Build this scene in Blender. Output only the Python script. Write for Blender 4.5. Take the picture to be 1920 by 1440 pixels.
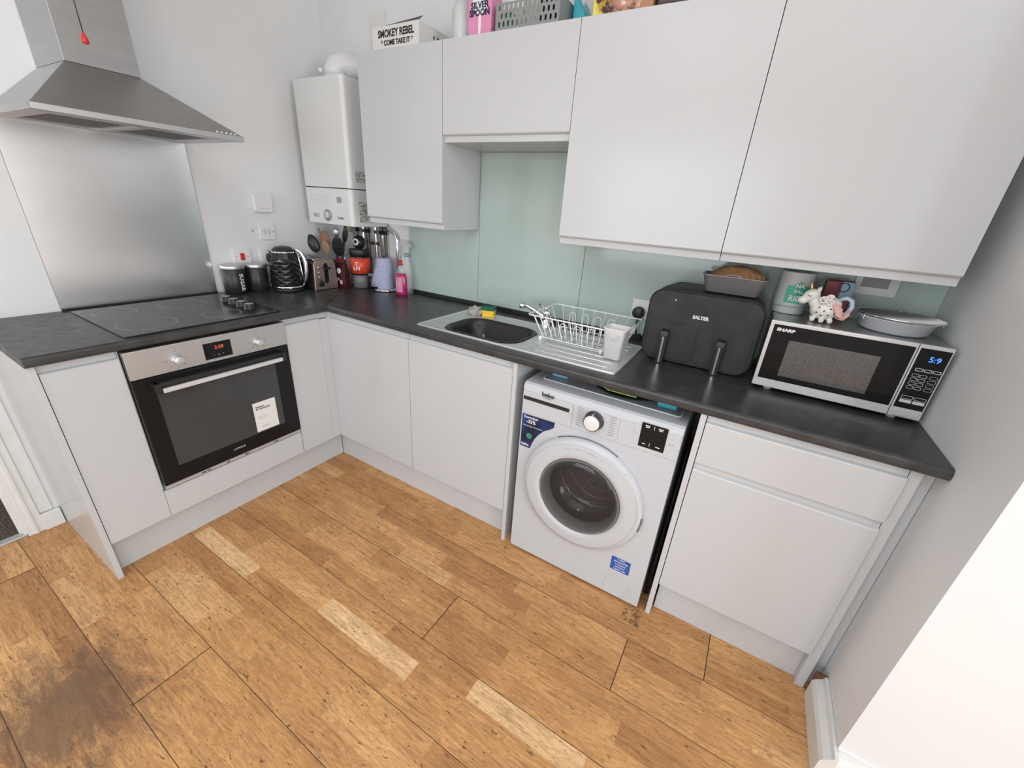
import bpy, bmesh, math, random
from mathutils import Vector, Matrix
random.seed(7)
PI = math.pi
for o in list(bpy.data.objects): bpy.data.objects.remove(o)
SC = bpy.context.scene; COL = SC.collection

# ------------------------------------------------------------------ camera
cd = bpy.data.cameras.new('camera'); cam = bpy.data.objects.new('camera', cd); COL.objects.link(cam)
CR = Vector((0.8559152, 0.51277013, 0.06690262)); CU = Vector((-0.25761493, 0.31063373, 0.91495422)); CF = Vector((-0.44837898, 0.80035835, -0.39797337))
mt = Matrix((CR, CU, -CF)).transposed().to_4x4(); mt.translation = Vector((2.44197, -1.87030, 1.45510))
cam.matrix_world = mt
cd.sensor_width = 36; cd.lens = 757.96/1920*36; cd.clip_start = 0.02
SC.camera = cam
# ------------------------------------------------------------------ light and exposure
SC.view_settings.view_transform = 'Standard'; SC.view_settings.look = 'None'; SC.view_settings.gamma = 1
SC.view_settings.use_curve_mapping = False; SC.view_settings.exposure = -0.12
w = bpy.data.worlds.new('world'); SC.world = w; w.use_nodes = True
w.node_tree.nodes['Background'].inputs[0].default_value = (0.9, 0.95, 1, 1); w.node_tree.nodes['Background'].inputs[1].default_value = 0.6
def area(name, loc, rot, sx, sy, power, col=(1, 1, 1)):
    l = bpy.data.lights.new(name, 'AREA'); l.shape = 'RECTANGLE'; l.size = sx; l.size_y = sy; l.energy = power; l.color = col
    o = bpy.data.objects.new(name, l); COL.objects.link(o); o.location = loc; o.rotation_euler = rot; return o
area('daylight_glazed_door', (4.50, -4.55, 1.2), (PI/2, 0, 0), 0.4, 2.0, 24, (0.91, 0.96, 1))
area('frontal_fill', (1.35, -4.55, 1.55), (PI/2, 0, 0), 2.1, 1.4, 44, (0.89, 0.95, 1))  # added frontal fill, set in an invented window opening
area('daylight_side_window', (6.95, -3.10, 1.45), (PI/2, 0, PI/2), 1.7, 1.8, 100, (0.89, 0.95, 1))
area('ceiling_fill', (2.4, -2.3, 2.68), (0, 0, 0), 2.2, 1.8, 30, (0.90, 0.95, 1))  # unseen fill lamp, added for soft light from above

# ------------------------------------------------------------------ materials
MATS = {}
def mat(name, col, rough=0.5, metal=0.0, spec=0.5, emit=None, es=1.0, alpha=None, trans=0.0, coat=0.0, ior=None):
    m = bpy.data.materials.new(name); m.use_nodes = True; b = m.node_tree.nodes['Principled BSDF']
    c = (*col, 1) if len(col) == 3 else col
    b.inputs['Base Color'].default_value = c; b.inputs['Roughness'].default_value = rough; b.inputs['Metallic'].default_value = metal
    b.inputs['Specular IOR Level'].default_value = spec
    if emit: b.inputs['Emission Color'].default_value = (*emit, 1); b.inputs['Emission Strength'].default_value = es
    if trans: b.inputs['Transmission Weight'].default_value = trans
    if coat: b.inputs['Coat Weight'].default_value = coat; b.inputs['Coat Roughness'].default_value = 0.08
    if alpha is not None: b.inputs['Alpha'].default_value = alpha
    if ior: b.inputs['IOR'].default_value = ior
    MATS[name] = m; return m
def nodes(m): return m.node_tree.nodes, m.node_tree.links, m.node_tree.nodes['Principled BSDF']
def noise(m, scale, detail=4, rough=0.5, sc=(1, 1, 1), coord='Object'):
    n, l, b = nodes(m); tc = n.new('ShaderNodeTexCoord'); mp = n.new('ShaderNodeMapping'); mp.inputs['Scale'].default_value = sc
    t = n.new('ShaderNodeTexNoise'); t.inputs['Scale'].default_value = scale; t.inputs['Detail'].default_value = detail; t.inputs['Roughness'].default_value = rough
    l.new(tc.outputs[coord], mp.inputs[0]); l.new(mp.outputs[0], t.inputs['Vector']); return t
def ramp(m, src, stops):
    n, l, b = nodes(m); r = n.new('ShaderNodeValToRGB'); e = r.color_ramp.elements
    while len(e) > 1: e.remove(e[-1])
    e[0].position = stops[0][0]; e[0].color = (*stops[0][1], 1)
    for p, c in stops[1:]:
        k = e.new(p); k.color = (*c, 1)
    l.new(src, r.inputs[0]); return r
def bump(m, src, strength, dist=0.001):
    n, l, b = nodes(m); bp = n.new('ShaderNodeBump'); bp.inputs['Strength'].default_value = strength; bp.inputs['Distance'].default_value = dist
    l.new(src, bp.inputs['Height']); l.new(bp.outputs[0], b.inputs['Normal'])
def colorize(m, src, stops):
    r = ramp(m, src, stops); n, l, b = nodes(m); l.new(r.outputs[0], b.inputs['Base Color']); return r

wall_m = mat('painted plaster', (0.74, 0.745, 0.735), 0.62)
t = noise(wall_m, 2.2, 5, 0.6); colorize(wall_m, t.outputs[0], [(0.3, (0.765, 0.775, 0.78)), (0.7, (0.81, 0.82, 0.825))])
t2 = noise(wall_m, 90, 3); bump(wall_m, t2.outputs[0], 0.12)
ceil_m = mat('ceiling paint', (0.82, 0.82, 0.81), 0.8)
gloss = mat('gloss white laminate', (0.575, 0.590, 0.603), 0.2, spec=0.42)
t = noise(gloss, 3, 3); r = ramp(gloss, t.outputs[0], [(0.35, (0.20,)*3), (0.75, (0.28,)*3)]); nodes(gloss)[1].new(r.outputs[0], nodes(gloss)[2].inputs['Roughness'])
carc = mat('white melamine', (0.78, 0.78, 0.76), 0.4)
trim_m = mat('white eggshell paint', (0.76, 0.76, 0.74), 0.38)
t = noise(trim_m, 14, 8, 0.75); colorize(trim_m, t.outputs[0], [(0.26, (0.40, 0.38, 0.35)), (0.36, (0.72, 0.715, 0.69)), (0.7, (0.78, 0.78, 0.765))])
dark_gap = mat('dark gap', (0.015, 0.014, 0.013), 0.8)
top_m = mat('charcoal laminate', (0.05, 0.05, 0.05), 0.34)
t = noise(top_m, 14, 10, 0.72); colorize(top_m, t.outputs[0], [(0.30, (0.030, 0.030, 0.031)), (0.52, (0.044, 0.044, 0.045)), (0.68, (0.07, 0.07, 0.071)), (0.84, (0.18, 0.18, 0.18))])
t2 = noise(top_m, 30, 6); r = ramp(top_m, t2.outputs[0], [(0.3, (0.28,)*3), (0.7, (0.40,)*3)]); nodes(top_m)[1].new(r.outputs[0], nodes(top_m)[2].inputs['Roughness'])
steel = mat('brushed steel', (0.60, 0.61, 0.62), 0.42, 1.0)
t = noise(steel, 4, 3, 0.5, (1, 1, 20)); r = ramp(steel, t.outputs[0], [(0.3, (0.40,)*3), (0.7, (0.48,)*3)]); nodes(steel)[1].new(r.outputs[0], nodes(steel)[2].inputs['Roughness'])
hood_m = mat('hood steel', (0.45, 0.45, 0.44), 0.38, 1.0)
t = noise(hood_m, 3, 4, 0.6, (1, 1, 12)); colorize(hood_m, t.outputs[0], [(0.3, (0.44, 0.445, 0.45)), (0.7, (0.50, 0.505, 0.51))])
splash_m = mat('smeared steel sheet', (0.93, 0.93, 0.94), 0.27, 1.0)
t = noise(splash_m, 2.0, 2, 0.5, (1, 0.5, 6)); r = ramp(splash_m, t.outputs[0], [(0.0, (0.86, 0.87, 0.88)), (1.0, (1.0, 1.0, 1.0))]); nodes(splash_m)[1].new(r.outputs[0], nodes(splash_m)[2].inputs['Base Color'])
sink_m = mat('sink steel', (0.74, 0.74, 0.74), 0.4, 0.75)
t = noise(sink_m, 20, 6, 0.7); r = ramp(sink_m, t.outputs[0], [(0.3, (0.36,)*3), (0.7, (0.46,)*3)]); nodes(sink_m)[1].new(r.outputs[0], nodes(sink_m)[2].inputs['Roughness'])
chrome = mat('chrome', (0.82, 0.82, 0.82), 0.08, 1.0)
glass_green = mat('back painted green glass', (0.46, 0.565, 0.525), 0.10, spec=0.6)
black_glass = mat('black glass', (0.012, 0.012, 0.013), 0.08, spec=0.22)
hob_m = mat('hob glass', (0.022, 0.022, 0.022), 0.14, spec=0.42)
oven_win = mat('oven window glass', (0.060, 0.062, 0.064), 0.07, spec=0.3)
grey_print = mat('grey print', (0.30, 0.30, 0.29), 0.4)
black_p = mat('black plastic', (0.018, 0.018, 0.018), 0.38)
matt_black = mat('matt black plastic', (0.028, 0.028, 0.029), 0.5, spec=0.35)
t = noise(matt_black, 12, 6, 0.6); colorize(matt_black, t.outputs[0], [(0.3, (0.018, 0.018, 0.019)), (0.75, (0.042, 0.042, 0.042))])
white_p = mat('white plastic', (0.80, 0.80, 0.80), 0.28)
white_e = mat('white enamel', (0.56, 0.58, 0.615), 0.24)
boiler_m = mat('boiler enamel', (0.74, 0.75, 0.745), 0.3)
grey_p = mat('grey plastic', (0.34, 0.34, 0.34), 0.45)
lgrey = mat('light grey plastic', (0.60, 0.60, 0.60), 0.4)
ink = mat('black ink', (0.02, 0.02, 0.025), 0.5)
paper = mat('white paper', (0.80, 0.80, 0.79), 0.6)
red_p = mat('red plastic', (0.62, 0.03, 0.03), 0.35)
navy = mat('navy print', (0.012, 0.022, 0.07), 0.4)
blue_pr = mat('blue print', (0.03, 0.10, 0.40), 0.4)
green_pr = mat('green print', (0.05, 0.40, 0.26), 0.4)
led_red = mat('orange display light', (0.3, 0.02, 0.0), 0.4, emit=(1.0, 0.2, 0.08), es=0.9)
led_blue = mat('blue display light', (0.0, 0.02, 0.3), 0.4, emit=(0.05, 0.22, 1.0), es=3.0)
clear = mat('clear plastic', (0.80, 0.83, 0.83), 0.10, alpha=0.28)
clear_thin = mat('thin clear plastic', (0.75, 0.78, 0.80), 0.15, alpha=0.45)
door_glass = mat('dark door glass', (0.05, 0.052, 0.055), 0.03, alpha=0.35, spec=0.9)
rubber = mat('grey rubber', (0.16, 0.16, 0.165), 0.4)
copper = mat('tarnished pipe', (0.13, 0.105, 0.085), 0.4, 0.8)
pink = mat('pink liquid', (0.50, 0.02, 0.13), 0.12, coat=0.5)
pink_pr = mat('pink print', (0.72, 0.28, 0.46), 0.5)
lilac = mat('lilac paper towel', (0.40, 0.43, 0.60), 0.9)
t = noise(lilac, 60, 3, 0.5, (1, 1, 3)); colorize(lilac, t.outputs[0], [(0.3, (0.34, 0.37, 0.53)), (0.7, (0.50, 0.53, 0.68))]); bump(lilac, t.outputs[0], 0.5, 0.002)
brown_bag = mat('brown paper', (0.42, 0.22, 0.10), 0.75)
t = noise(brown_bag, 8, 4); colorize(brown_bag, t.outputs[0], [(0.3, (0.28, 0.14, 0.06)), (0.7, (0.52, 0.30, 0.15))])
foil = mat('dull aluminium', (0.50, 0.50, 0.53), 0.42, 0.55)
toast_m = mat('bronze toned steel', (0.50, 0.40, 0.33), 0.32, 0.85)
wood_u = mat('brown silicone', (0.26, 0.12, 0.06), 0.5)
tan_u = mat('tan wood', (0.30, 0.20, 0.12), 0.6)
maroon = mat('maroon foil packet', (0.055, 0.010, 0.012), 0.32)
tubred = mat('orange red label', (0.75, 0.07, 0.03), 0.3)
yellow = mat('yellow foam', (0.85, 0.55, 0.05), 0.85)
scourer = mat('green scourer', (0.02, 0.14, 0.08), 0.95)
cloth_m = mat('grey cloth', (0.42, 0.40, 0.37), 0.95)
t = noise(cloth_m, 60, 4); bump(cloth_m, t.outputs[0], 0.6, 0.004)
cream = mat('cream glaze', (0.74, 0.72, 0.67), 0.12)
gold = mat('gold glaze', (0.75, 0.50, 0.16), 0.25, 0.8)
rose = mat('rose glaze', (0.72, 0.42, 0.38), 0.2)
sky_gl = mat('pale blue glaze', (0.45, 0.55, 0.66), 0.2)
lime = mat('lime plastic', (0.45, 0.68, 0.14), 0.4)
teal = mat('teal plastic', (0.06, 0.45, 0.55), 0.35)
card = mat('white card', (0.72, 0.71, 0.69), 0.7)
basket_m = mat('grey plastic basket', (0.26, 0.27, 0.265), 0.5)
brown_food = mat('brown carton print', (0.45, 0.22, 0.12), 0.5)
yellow_pr = mat('yellow print', (0.75, 0.62, 0.10), 0.5)
maroon_box = mat('dark plum plastic', (0.07, 0.04, 0.045), 0.35)
debris_m = mat('dusty grit', (0.16, 0.10, 0.06), 0.95)
rust_m = mat('bare stained wood', (0.14, 0.06, 0.035), 0.8)
alu = mat('worn aluminium trim', (0.50, 0.50, 0.50), 0.45, 0.3)
mwdoor = mat('microwave window mesh', (0.11, 0.11, 0.108), 0.12, spec=0.8)
n, l, b = nodes(mwdoor); tc = n.new('ShaderNodeTexCoord'); vo = n.new('ShaderNodeTexVoronoi'); vo.inputs['Scale'].default_value = 420; l.new(tc.outputs['Object'], vo.inputs['Vector'])
r = ramp(mwdoor, vo.outputs['Distance'], [(0.30, (0.02,)*3), (0.45, (0.12,)*3)]); l.new(r.outputs[0], b.inputs['Base Color'])
carpet = mat('brown loop carpet', (0.13, 0.09, 0.065), 0.95)
t = noise(carpet, 70, 4, 0.6, (1, 4, 1)); colorize(carpet, t.outputs[0], [(0.35, (0.045, 0.03, 0.02)), (0.65, (0.20, 0.15, 0.11))]); bump(carpet, t.outputs[0], 0.8, 0.004)
label_print = mat('grey label print', (0.5, 0.5, 0.49), 0.5)
t = noise(label_print, 30, 4, 0.6, (1, 1, 3)); colorize(label_print, t.outputs[0], [(0.40, (0.22, 0.22, 0.22)), (0.54, (0.62, 0.62, 0.6))])
rust_pr = mat('yellow food print', (0.6, 0.5, 0.1), 0.5)
t = noise(rust_pr, 28, 3); colorize(rust_pr, t.outputs[0], [(0.40, (0.06, 0.02, 0.02)), (0.47, (0.55, 0.40, 0.03)), (0.6, (0.72, 0.66, 0.16))])
brown_pr = mat('brown food print', (0.5, 0.28, 0.18), 0.5)
t = noise(brown_pr, 34, 3); colorize(brown_pr, t.outputs[0], [(0.38, (0.06, 0.03, 0.03)), (0.46, (0.42, 0.20, 0.13)), (0.62, (0.55, 0.32, 0.22)), (0.68, (0.8, 0.7, 0.7))])
sticker_blue = mat('dark blue promotional sticker', (0.01, 0.03, 0.1), 0.3)
t = noise(sticker_blue, 14, 3); colorize(sticker_blue, t.outputs[0], [(0.35, (0.005, 0.01, 0.035)), (0.6, (0.01, 0.04, 0.16)), (0.8, (0.02, 0.10, 0.34))])
dirty_water = mat('dark dishwater', (0.02, 0.02, 0.02), 0.15)
t = noise(dirty_water, 30, 6, 0.7); colorize(dirty_water, t.outputs[0], [(0.45, (0.008, 0.008, 0.008)), (0.62, (0.06, 0.06, 0.06)), (0.75, (0.25, 0.25, 0.24))])

# floor boards: per-block colour comes from face data, grain from noise
fl = mat('three strip oak boards', (0.5, 0.3, 0.15), 0.36)
n, l, b = nodes(fl)
at = n.new('ShaderNodeAttribute'); at.attribute_name = 'block'
sp = n.new('ShaderNodeSeparateColor'); l.new(at.outputs['Color'], sp.inputs[0])
tc = n.new('ShaderNodeTexCoord'); cmb = n.new('ShaderNodeCombineXYZ'); l.new(sp.outputs[1], cmb.inputs[0]); l.new(sp.outputs[1], cmb.inputs[2])
vm = n.new('ShaderNodeVectorMath'); vm.operation = 'SCALE'; l.new(cmb.outputs[0], vm.inputs[0]); vm.inputs[3].default_value = 40
va = n.new('ShaderNodeVectorMath'); l.new(tc.outputs['Object'], va.inputs[0]); l.new(vm.outputs[0], va.inputs[1])
def fn(sc, scale, det, rough=0.6, dist=0.0):
    mp = n.new('ShaderNodeMapping'); mp.inputs['Scale'].default_value = sc; l.new(va.outputs[0], mp.inputs[0])
    tx = n.new('ShaderNodeTexNoise'); tx.inputs['Scale'].default_value = scale; tx.inputs['Detail'].default_value = det; tx.inputs['Roughness'].default_value = rough; tx.inputs['Distortion'].default_value = dist
    l.new(mp.outputs[0], tx.inputs['Vector']); return tx
def cr(src, stops):
    return ramp(fl, src, stops)
def mix(f, a, c, mode='MIX', fac=None):
    m = n.new('ShaderNodeMix'); m.data_type = 'RGBA'; m.blend_type = mode
    if fac is not None: m.inputs[0].default_value = fac
    if f is not None: l.new(f, m.inputs[0])
    for s, v in ((6, a), (7, c)):
        if isinstance(v, tuple): m.inputs[s].default_value = v
        else: l.new(v, m.inputs[s])
    return m.outputs[2]
tone = cr(sp.outputs[0], [(0.0, (0.40, 0.19, 0.074)), (0.35, (0.57, 0.300, 0.118)), (0.65, (0.69, 0.388, 0.160)), (1.0, (0.88, 0.60, 0.32))])
grain = fn((5, 60, 1), 1.6, 6, 0.65, 0.6)
gr = cr(grain.outputs[0], [(0.25, (0.50, 0.44, 0.40)), (0.46, (0.95, 0.93, 0.92)), (0.6, (1.06, 1.06, 1.05)), (0.78, (1.25, 1.25, 1.22))])
c1 = mix(None, tone.outputs[0], gr.outputs[0], 'MULTIPLY', 0.9)
cath = fn((2.2, 15, 1), 2.4, 3, 0.5, 2.6)
cs = n.new('ShaderNodeMath'); cs.operation = 'MULTIPLY'; cs.inputs[1].default_value = 26; l.new(cath.outputs[0], cs.inputs[0])
sn = n.new('ShaderNodeMath'); sn.operation = 'SINE'; l.new(cs.outputs[0], sn.inputs[0])
cg = cr(sn.outputs[0], [(0.0, (0.80, 0.76, 0.73)), (0.45, (1, 1, 1)), (1.0, (1.04, 1.04, 1.03))])
c1 = mix(None, c1, cg.outputs[0], 'MULTIPLY', 0.7)
blot = fn((1, 1.6, 1), 5, 5, 0.6)
bl = cr(blot.outputs[0], [(0.3, (0.80, 0.74, 0.70)), (0.6, (1.05, 1.04, 1.03))])
c2 = mix(None, c1, bl.outputs[0], 'MULTIPLY', 0.9)
fleck = fn((8, 34, 1), 3.6, 3, 0.6, 0.3)
fk = cr(fleck.outputs[0], [(0.645, (0, 0, 0)), (0.70, (.9, .9, .9))])
c3 = mix(fk.outputs[0], c2, (0.10, 0.045, 0.02, 1))
fleck2 = fn((18, 60, 1), 3.0, 2, 0.5)
fk2 = cr(fleck2.outputs[0], [(0.63, (0, 0, 0)), (0.70, (0.55,)*3)])
c3 = mix(fk2.outputs[0], c3, (0.17, 0.08, 0.035, 1))
# worn, dirty patch near the doorway: a stain with its own shape
mpz = n.new('ShaderNodeMapping'); mpz.inputs['Location'].default_value = (-1.02, 1.88, 0); l.new(tc.outputs['Object'], mpz.inputs[0])
ln = n.new('ShaderNodeVectorMath'); ln.operation = 'LENGTH'; mps = n.new('ShaderNodeMapping'); mps.inputs['Scale'].default_value = (2.9, 4.2, 1); mps.inputs['Rotation'].default_value = (0, 0, 0.1)
l.new(mpz.outputs[0], mps.inputs[0]); l.new(mps.outputs[0], ln.inputs[0])
dn = n.new('ShaderNodeTexNoise'); dn.inputs['Scale'].default_value = 6; dn.inputs['Detail'].default_value = 9; dn.inputs['Roughness'].default_value = 0.78; dn.inputs['Distortion'].default_value = 0.8
dmp = n.new('ShaderNodeMapping'); dmp.inputs['Scale'].default_value = (1.2, 4, 1); l.new(tc.outputs['Object'], dmp.inputs[0]); l.new(dmp.outputs[0], dn.inputs['Vector'])
sb = n.new('ShaderNodeMath'); sb.operation = 'SUBTRACT'; l.new(dn.outputs[0], sb.inputs[0])
ml = n.new('ShaderNodeMath'); ml.operation = 'MULTIPLY'; ml.inputs[1].default_value = 0.42; l.new(ln.outputs['Value'], ml.inputs[0]); l.new(ml.outputs[0], sb.inputs[1])
dm = cr(sb.outputs[0], [(0.10, (0, 0, 0)), (0.36, (0.80,)*3)])
c4 = mix(dm.outputs[0], c3, (0.145, 0.082, 0.05, 1))
l.new(c4, b.inputs['Base Color'])
rr = cr(grain.outputs[0], [(0.3, (0.48,)*3), (0.7, (0.30,)*3)]); l.new(rr.outputs[0], b.inputs['Roughness'])
bp = n.new('ShaderNodeBump'); bp.inputs['Strength'].default_value = 0.25; bp.inputs['Distance'].default_value = 0.002; l.new(grain.outputs[0], bp.inputs['Height']); l.new(bp.outputs[0], b.inputs['Normal'])
seam_m = mat('board seam', (0.07, 0.035, 0.018), 0.7)

# ------------------------------------------------------------------ mesh helpers
class B:
    def __init__(s): s.bm = bmesh.new()
    def _merge(s, o):
        me = bpy.data.meshes.new('tmp'); o.to_mesh(me); o.free(); s.bm.from_mesh(me); bpy.data.meshes.remove(me); return s
    def box(s, x0, x1, y0, y1, z0, z1, bev=0.0, seg=2):
        t = bmesh.new(); bmesh.ops.create_cube(t, size=1)
        for v in t.verts: v.co = Vector((x0+(v.co.x+.5)*(x1-x0), y0+(v.co.y+.5)*(y1-y0), z0+(v.co.z+.5)*(z1-z0)))
        if bev: bmesh.ops.bevel(t, geom=list(t.edges), offset=bev, segments=seg, profile=0.5, affect='EDGES')
        return s._merge(t)
    def prism(s, pts, axis, a, b2, bev=0.0, smooth=False):
        t = bmesh.new()
        def P(u, v, w): return Vector((w, u, v)) if axis == 'x' else Vector((u, w, v)) if axis == 'y' else Vector((u, v, w))
        va_ = [t.verts.new(P(u, v, a)) for u, v in pts]; vb = [t.verts.new(P(u, v, b2)) for u, v in pts]; k = len(pts)
        f1 = t.faces.new(va_); f2 = t.faces.new(list(reversed(vb)))
        for i in range(k):
            f = t.faces.new((va_[i], vb[i], vb[(i+1) % k], va_[(i+1) % k])); f.smooth = smooth
        bmesh.ops.recalc_face_normals(t, faces=list(t.faces))
        if bev: bmesh.ops.bevel(t, geom=list(f1.edges)+list(f2.edges), offset=bev, segments=2, profile=0.5, affect='EDGES')
        return s._merge(t)
    def lathe(s, prof, c, axis=(0, 0, 1), n=32, sx=1.0, sy=1.0, smooth=True, ang0=0, xdir=None):
        t = bmesh.new(); ax = Vector(axis).normalized()
        if xdir is None: xdir = Vector((1, 0, 0)) if abs(ax.x) < 0.9 else Vector((0, 1, 0))
        X = (Vector(xdir) - ax*Vector(xdir).dot(ax)).normalized(); Y = ax.cross(X); c = Vector(c); rings = []
        for r_, h in prof:
            if r_ < 1e-6: rings.append([t.verts.new(c+ax*h)])
            else: rings.append([t.verts.new(c+ax*h+X*(r_*sx*math.cos(ang0+2*PI*i/n))+Y*(r_*sy*math.sin(ang0+2*PI*i/n))) for i in range(n)])
        for A, C2 in zip(rings, rings[1:]):
            for i in range(n):
                j = (i+1) % n
                if len(A) == 1 and len(C2) == 1: continue
                if len(A) == 1: f = t.faces.new((A[0], C2[i], C2[j]))
                elif len(C2) == 1: f = t.faces.new((A[i], A[j], C2[0]))
                else: f = t.faces.new((A[i], A[j], C2[j], C2[i]))
                f.smooth = smooth
        bmesh.ops.recalc_face_normals(t, faces=list(t.faces))
        return s._merge(t)
    def cyl(s, c, r_, h, axis=(0, 0, 1), n=28, bev=0.0):
        if bev: p = [(0, 0), (r_-bev, 0), (r_, bev), (r_, h-bev), (r_-bev, h), (0, h)]
        else: p = [(0, 0), (r_, 0), (r_, 0), (r_, h), (r_, h), (0, h)]
        return s.lathe(p, c, axis, n)
    def tube(s, pts, r_, n=8, closed=False):
        t = bmesh.new(); P = [Vector(p) for p in pts]; k = len(P); R = r_ if isinstance(r_, (list, tuple)) else [r_]*k
        rings = []; up = None
        for i in range(k):
            if closed: d = P[(i+1) % k]-P[i-1]
            else: d = P[min(i+1, k-1)]-P[max(i-1, 0)]
            d.normalize()
            if up is None: up = d.orthogonal().normalized()
            up = (up-d*up.dot(d)); up = up.normalized() if up.length > 1e-6 else d.orthogonal().normalized()
            sd = d.cross(up); rings.append([t.verts.new(P[i]+up*(R[i]*math.cos(2*PI*j/n))+sd*(R[i]*math.sin(2*PI*j/n))) for j in range(n)])
        rng = range(k) if closed else range(k-1)
        for i in rng:
            A = rings[i]; C2 = rings[(i+1) % k]
            for j in range(n):
                f = t.faces.new((A[j], A[(j+1) % n], C2[(j+1) % n], C2[j])); f.smooth = True
        if not closed: t.faces.new(list(reversed(rings[0]))); t.faces.new(rings[-1])
        bmesh.ops.recalc_face_normals(t, faces=list(t.faces))
        return s._merge(t)
    def ball(s, c, r_, sc=(1, 1, 1), u=20, v=14, rot=None):
        t = bmesh.new(); bmesh.ops.create_uvsphere(t, u_segments=u, v_segments=v, radius=r_)
        M_ = Matrix.Translation(Vector(c)) @ (rot.to_4x4() if rot else Matrix.Identity(4)) @ Matrix.Diagonal((*sc, 1))
        bmesh.ops.transform(t, matrix=M_, verts=list(t.verts))
        for f in t.faces: f.smooth = True
        return s._merge(t)
    def loft(s, loops, cap0=True, cap1=True, smooth=True):
        t = bmesh.new(); rings = [[t.verts.new(Vector(p)) for p in lp] for lp in loops]; k = len(rings[0])
        for A, C2 in zip(rings, rings[1:]):
            for j in range(k):
                f = t.faces.new((A[j], A[(j+1) % k], C2[(j+1) % k], C2[j])); f.smooth = smooth
        if cap0: t.faces.new(list(reversed(rings[0])))
        if cap1: t.faces.new(rings[-1])
        bmesh.ops.recalc_face_normals(t, faces=list(t.faces))
        return s._merge(t)
    def quad(s, *p):
        t = bmesh.new(); t.faces.new([t.verts.new(Vector(q)) for q in p]); return s._merge(t)
    def holed(s, outer, holes, axis, a, thick):
        """flat plate with holes: outer/hole loops in 2D, extruded by thick along axis"""
        t = bmesh.new()
        def P(u, v): return Vector((a, u, v)) if axis == 'x' else Vector((u, a, v)) if axis == 'y' else Vector((u, v, a))
        es = []
        for lp in [outer]+holes:
            vs = [t.verts.new(P(u, v)) for u, v in lp]
            for i in range(len(vs)): es.append(t.edges.new((vs[i], vs[(i+1) % len(vs)])))
        bmesh.ops.triangle_fill(t, use_beauty=True, use_dissolve=False, edges=es)
        g = bmesh.ops.extrude_face_region(t, geom=list(t.faces))
        d = {'x': Vector((thick, 0, 0)), 'y': Vector((0, thick, 0)), 'z': Vector((0, 0, thick))}[axis]
        bmesh.ops.translate(t, vec=d, verts=[e for e in g['geom'] if isinstance(e, bmesh.types.BMVert)])
        bmesh.ops.recalc_face_normals(t, faces=list(t.faces))
        return s._merge(t)
    def xf(s, M_):
        bmesh.ops.transform(s.bm, matrix=M_, verts=list(s.bm.verts)); return s
def rrect(x0, x1, y0, y1, r_, k=5):
    out = []
    for cx, cy, a0 in ((x1-r_, y1-r_, 0), (x0+r_, y1-r_, 90), (x0+r_, y0+r_, 180), (x1-r_, y0+r_, 270)):
        for i in range(k+1):
            a = math.radians(a0+90*i/k); out.append((cx+r_*math.cos(a), cy+r_*math.sin(a)))
    return out
def circ(cx, cy, r_, n=40): return [(cx+r_*math.cos(2*PI*i/n), cy+r_*math.sin(2*PI*i/n)) for i in range(n)]
def wloc(p):
    v = Vector((0, 0, 0))
    while p: v += p.location; p = p.parent
    return v
def obj(name, b_, m, parent=None, label=None, mod=None):
    me = bpy.data.meshes.new(name)
    if parent:
        off = -wloc(parent); bmesh.ops.translate(b_.bm, vec=off, verts=list(b_.bm.verts))
    b_.bm.to_mesh(me); b_.bm.free(); me.materials.append(m)
    o = bpy.data.objects.new(name, me); COL.objects.link(o)
    if parent: o.parent = parent
    if label: o['label'] = label
    return o
def tag(o, label, cat, group=None, kind=None):
    o['label'] = label; o['category'] = cat
    if group: o['group'] = group
    if kind: o['kind'] = kind
    return o
def thing(name, label, cat, loc, group=None):
    o = bpy.data.objects.new(name, None); COL.objects.link(o); o.location = loc; o.empty_display_size = 0.05
    return tag(o, label, cat, group)
def struct(name, b_, m, label=None):
    o = obj(name, b_, m); o['kind'] = 'structure'
    if label: o['label'] = label
    return o
def text(body, size, org, xd, yd, m, parent, name='lettering', ext=0.0003, bold=0.0, align='CENTER', sx=1.0, shear=0.0, label=None):
    c = bpy.data.curves.new('t', 'FONT'); c.body = body; c.size = size; c.extrude = ext; c.offset = bold; c.align_x = align; c.align_y = 'CENTER'; c.resolution_u = 3; c.shear = shear; c.space_line = 0.85
    o = bpy.data.objects.new('t', c); COL.objects.link(o); bpy.context.view_layer.update()
    me = bpy.data.meshes.new_from_object(o.evaluated_get(bpy.context.evaluated_depsgraph_get()))
    bpy.data.objects.remove(o); bpy.data.curves.remove(c)
    b_ = B(); b_.bm.from_mesh(me); bpy.data.meshes.remove(me)
    X = Vector(xd).normalized(); Y = Vector(yd).normalized(); Z = X.cross(Y); org = Vector(org)
    for v in b_.bm.verts: v.co = org+X*(v.co.x*sx)+Y*v.co.y+Z*v.co.z
    return obj(name, b_, m, parent, label)
def copy_tree(o, parent=None):
    c = o.copy(); COL.objects.link(c)
    if parent: c.parent = parent
    for ch in list(o.children): copy_tree(ch, c)
    return c

# ------------------------------------------------------------------ dimensions (metres)
ZT, ZB = 0.937, 0.903
WY, WX = 0.583, 0.601
DY, DX = 0.5705, 0.582
XL = 2.987; CORN = -0.796; H = 2.72; XE = 7.0; YE = -4.6; DOORY = -1.745
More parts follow.
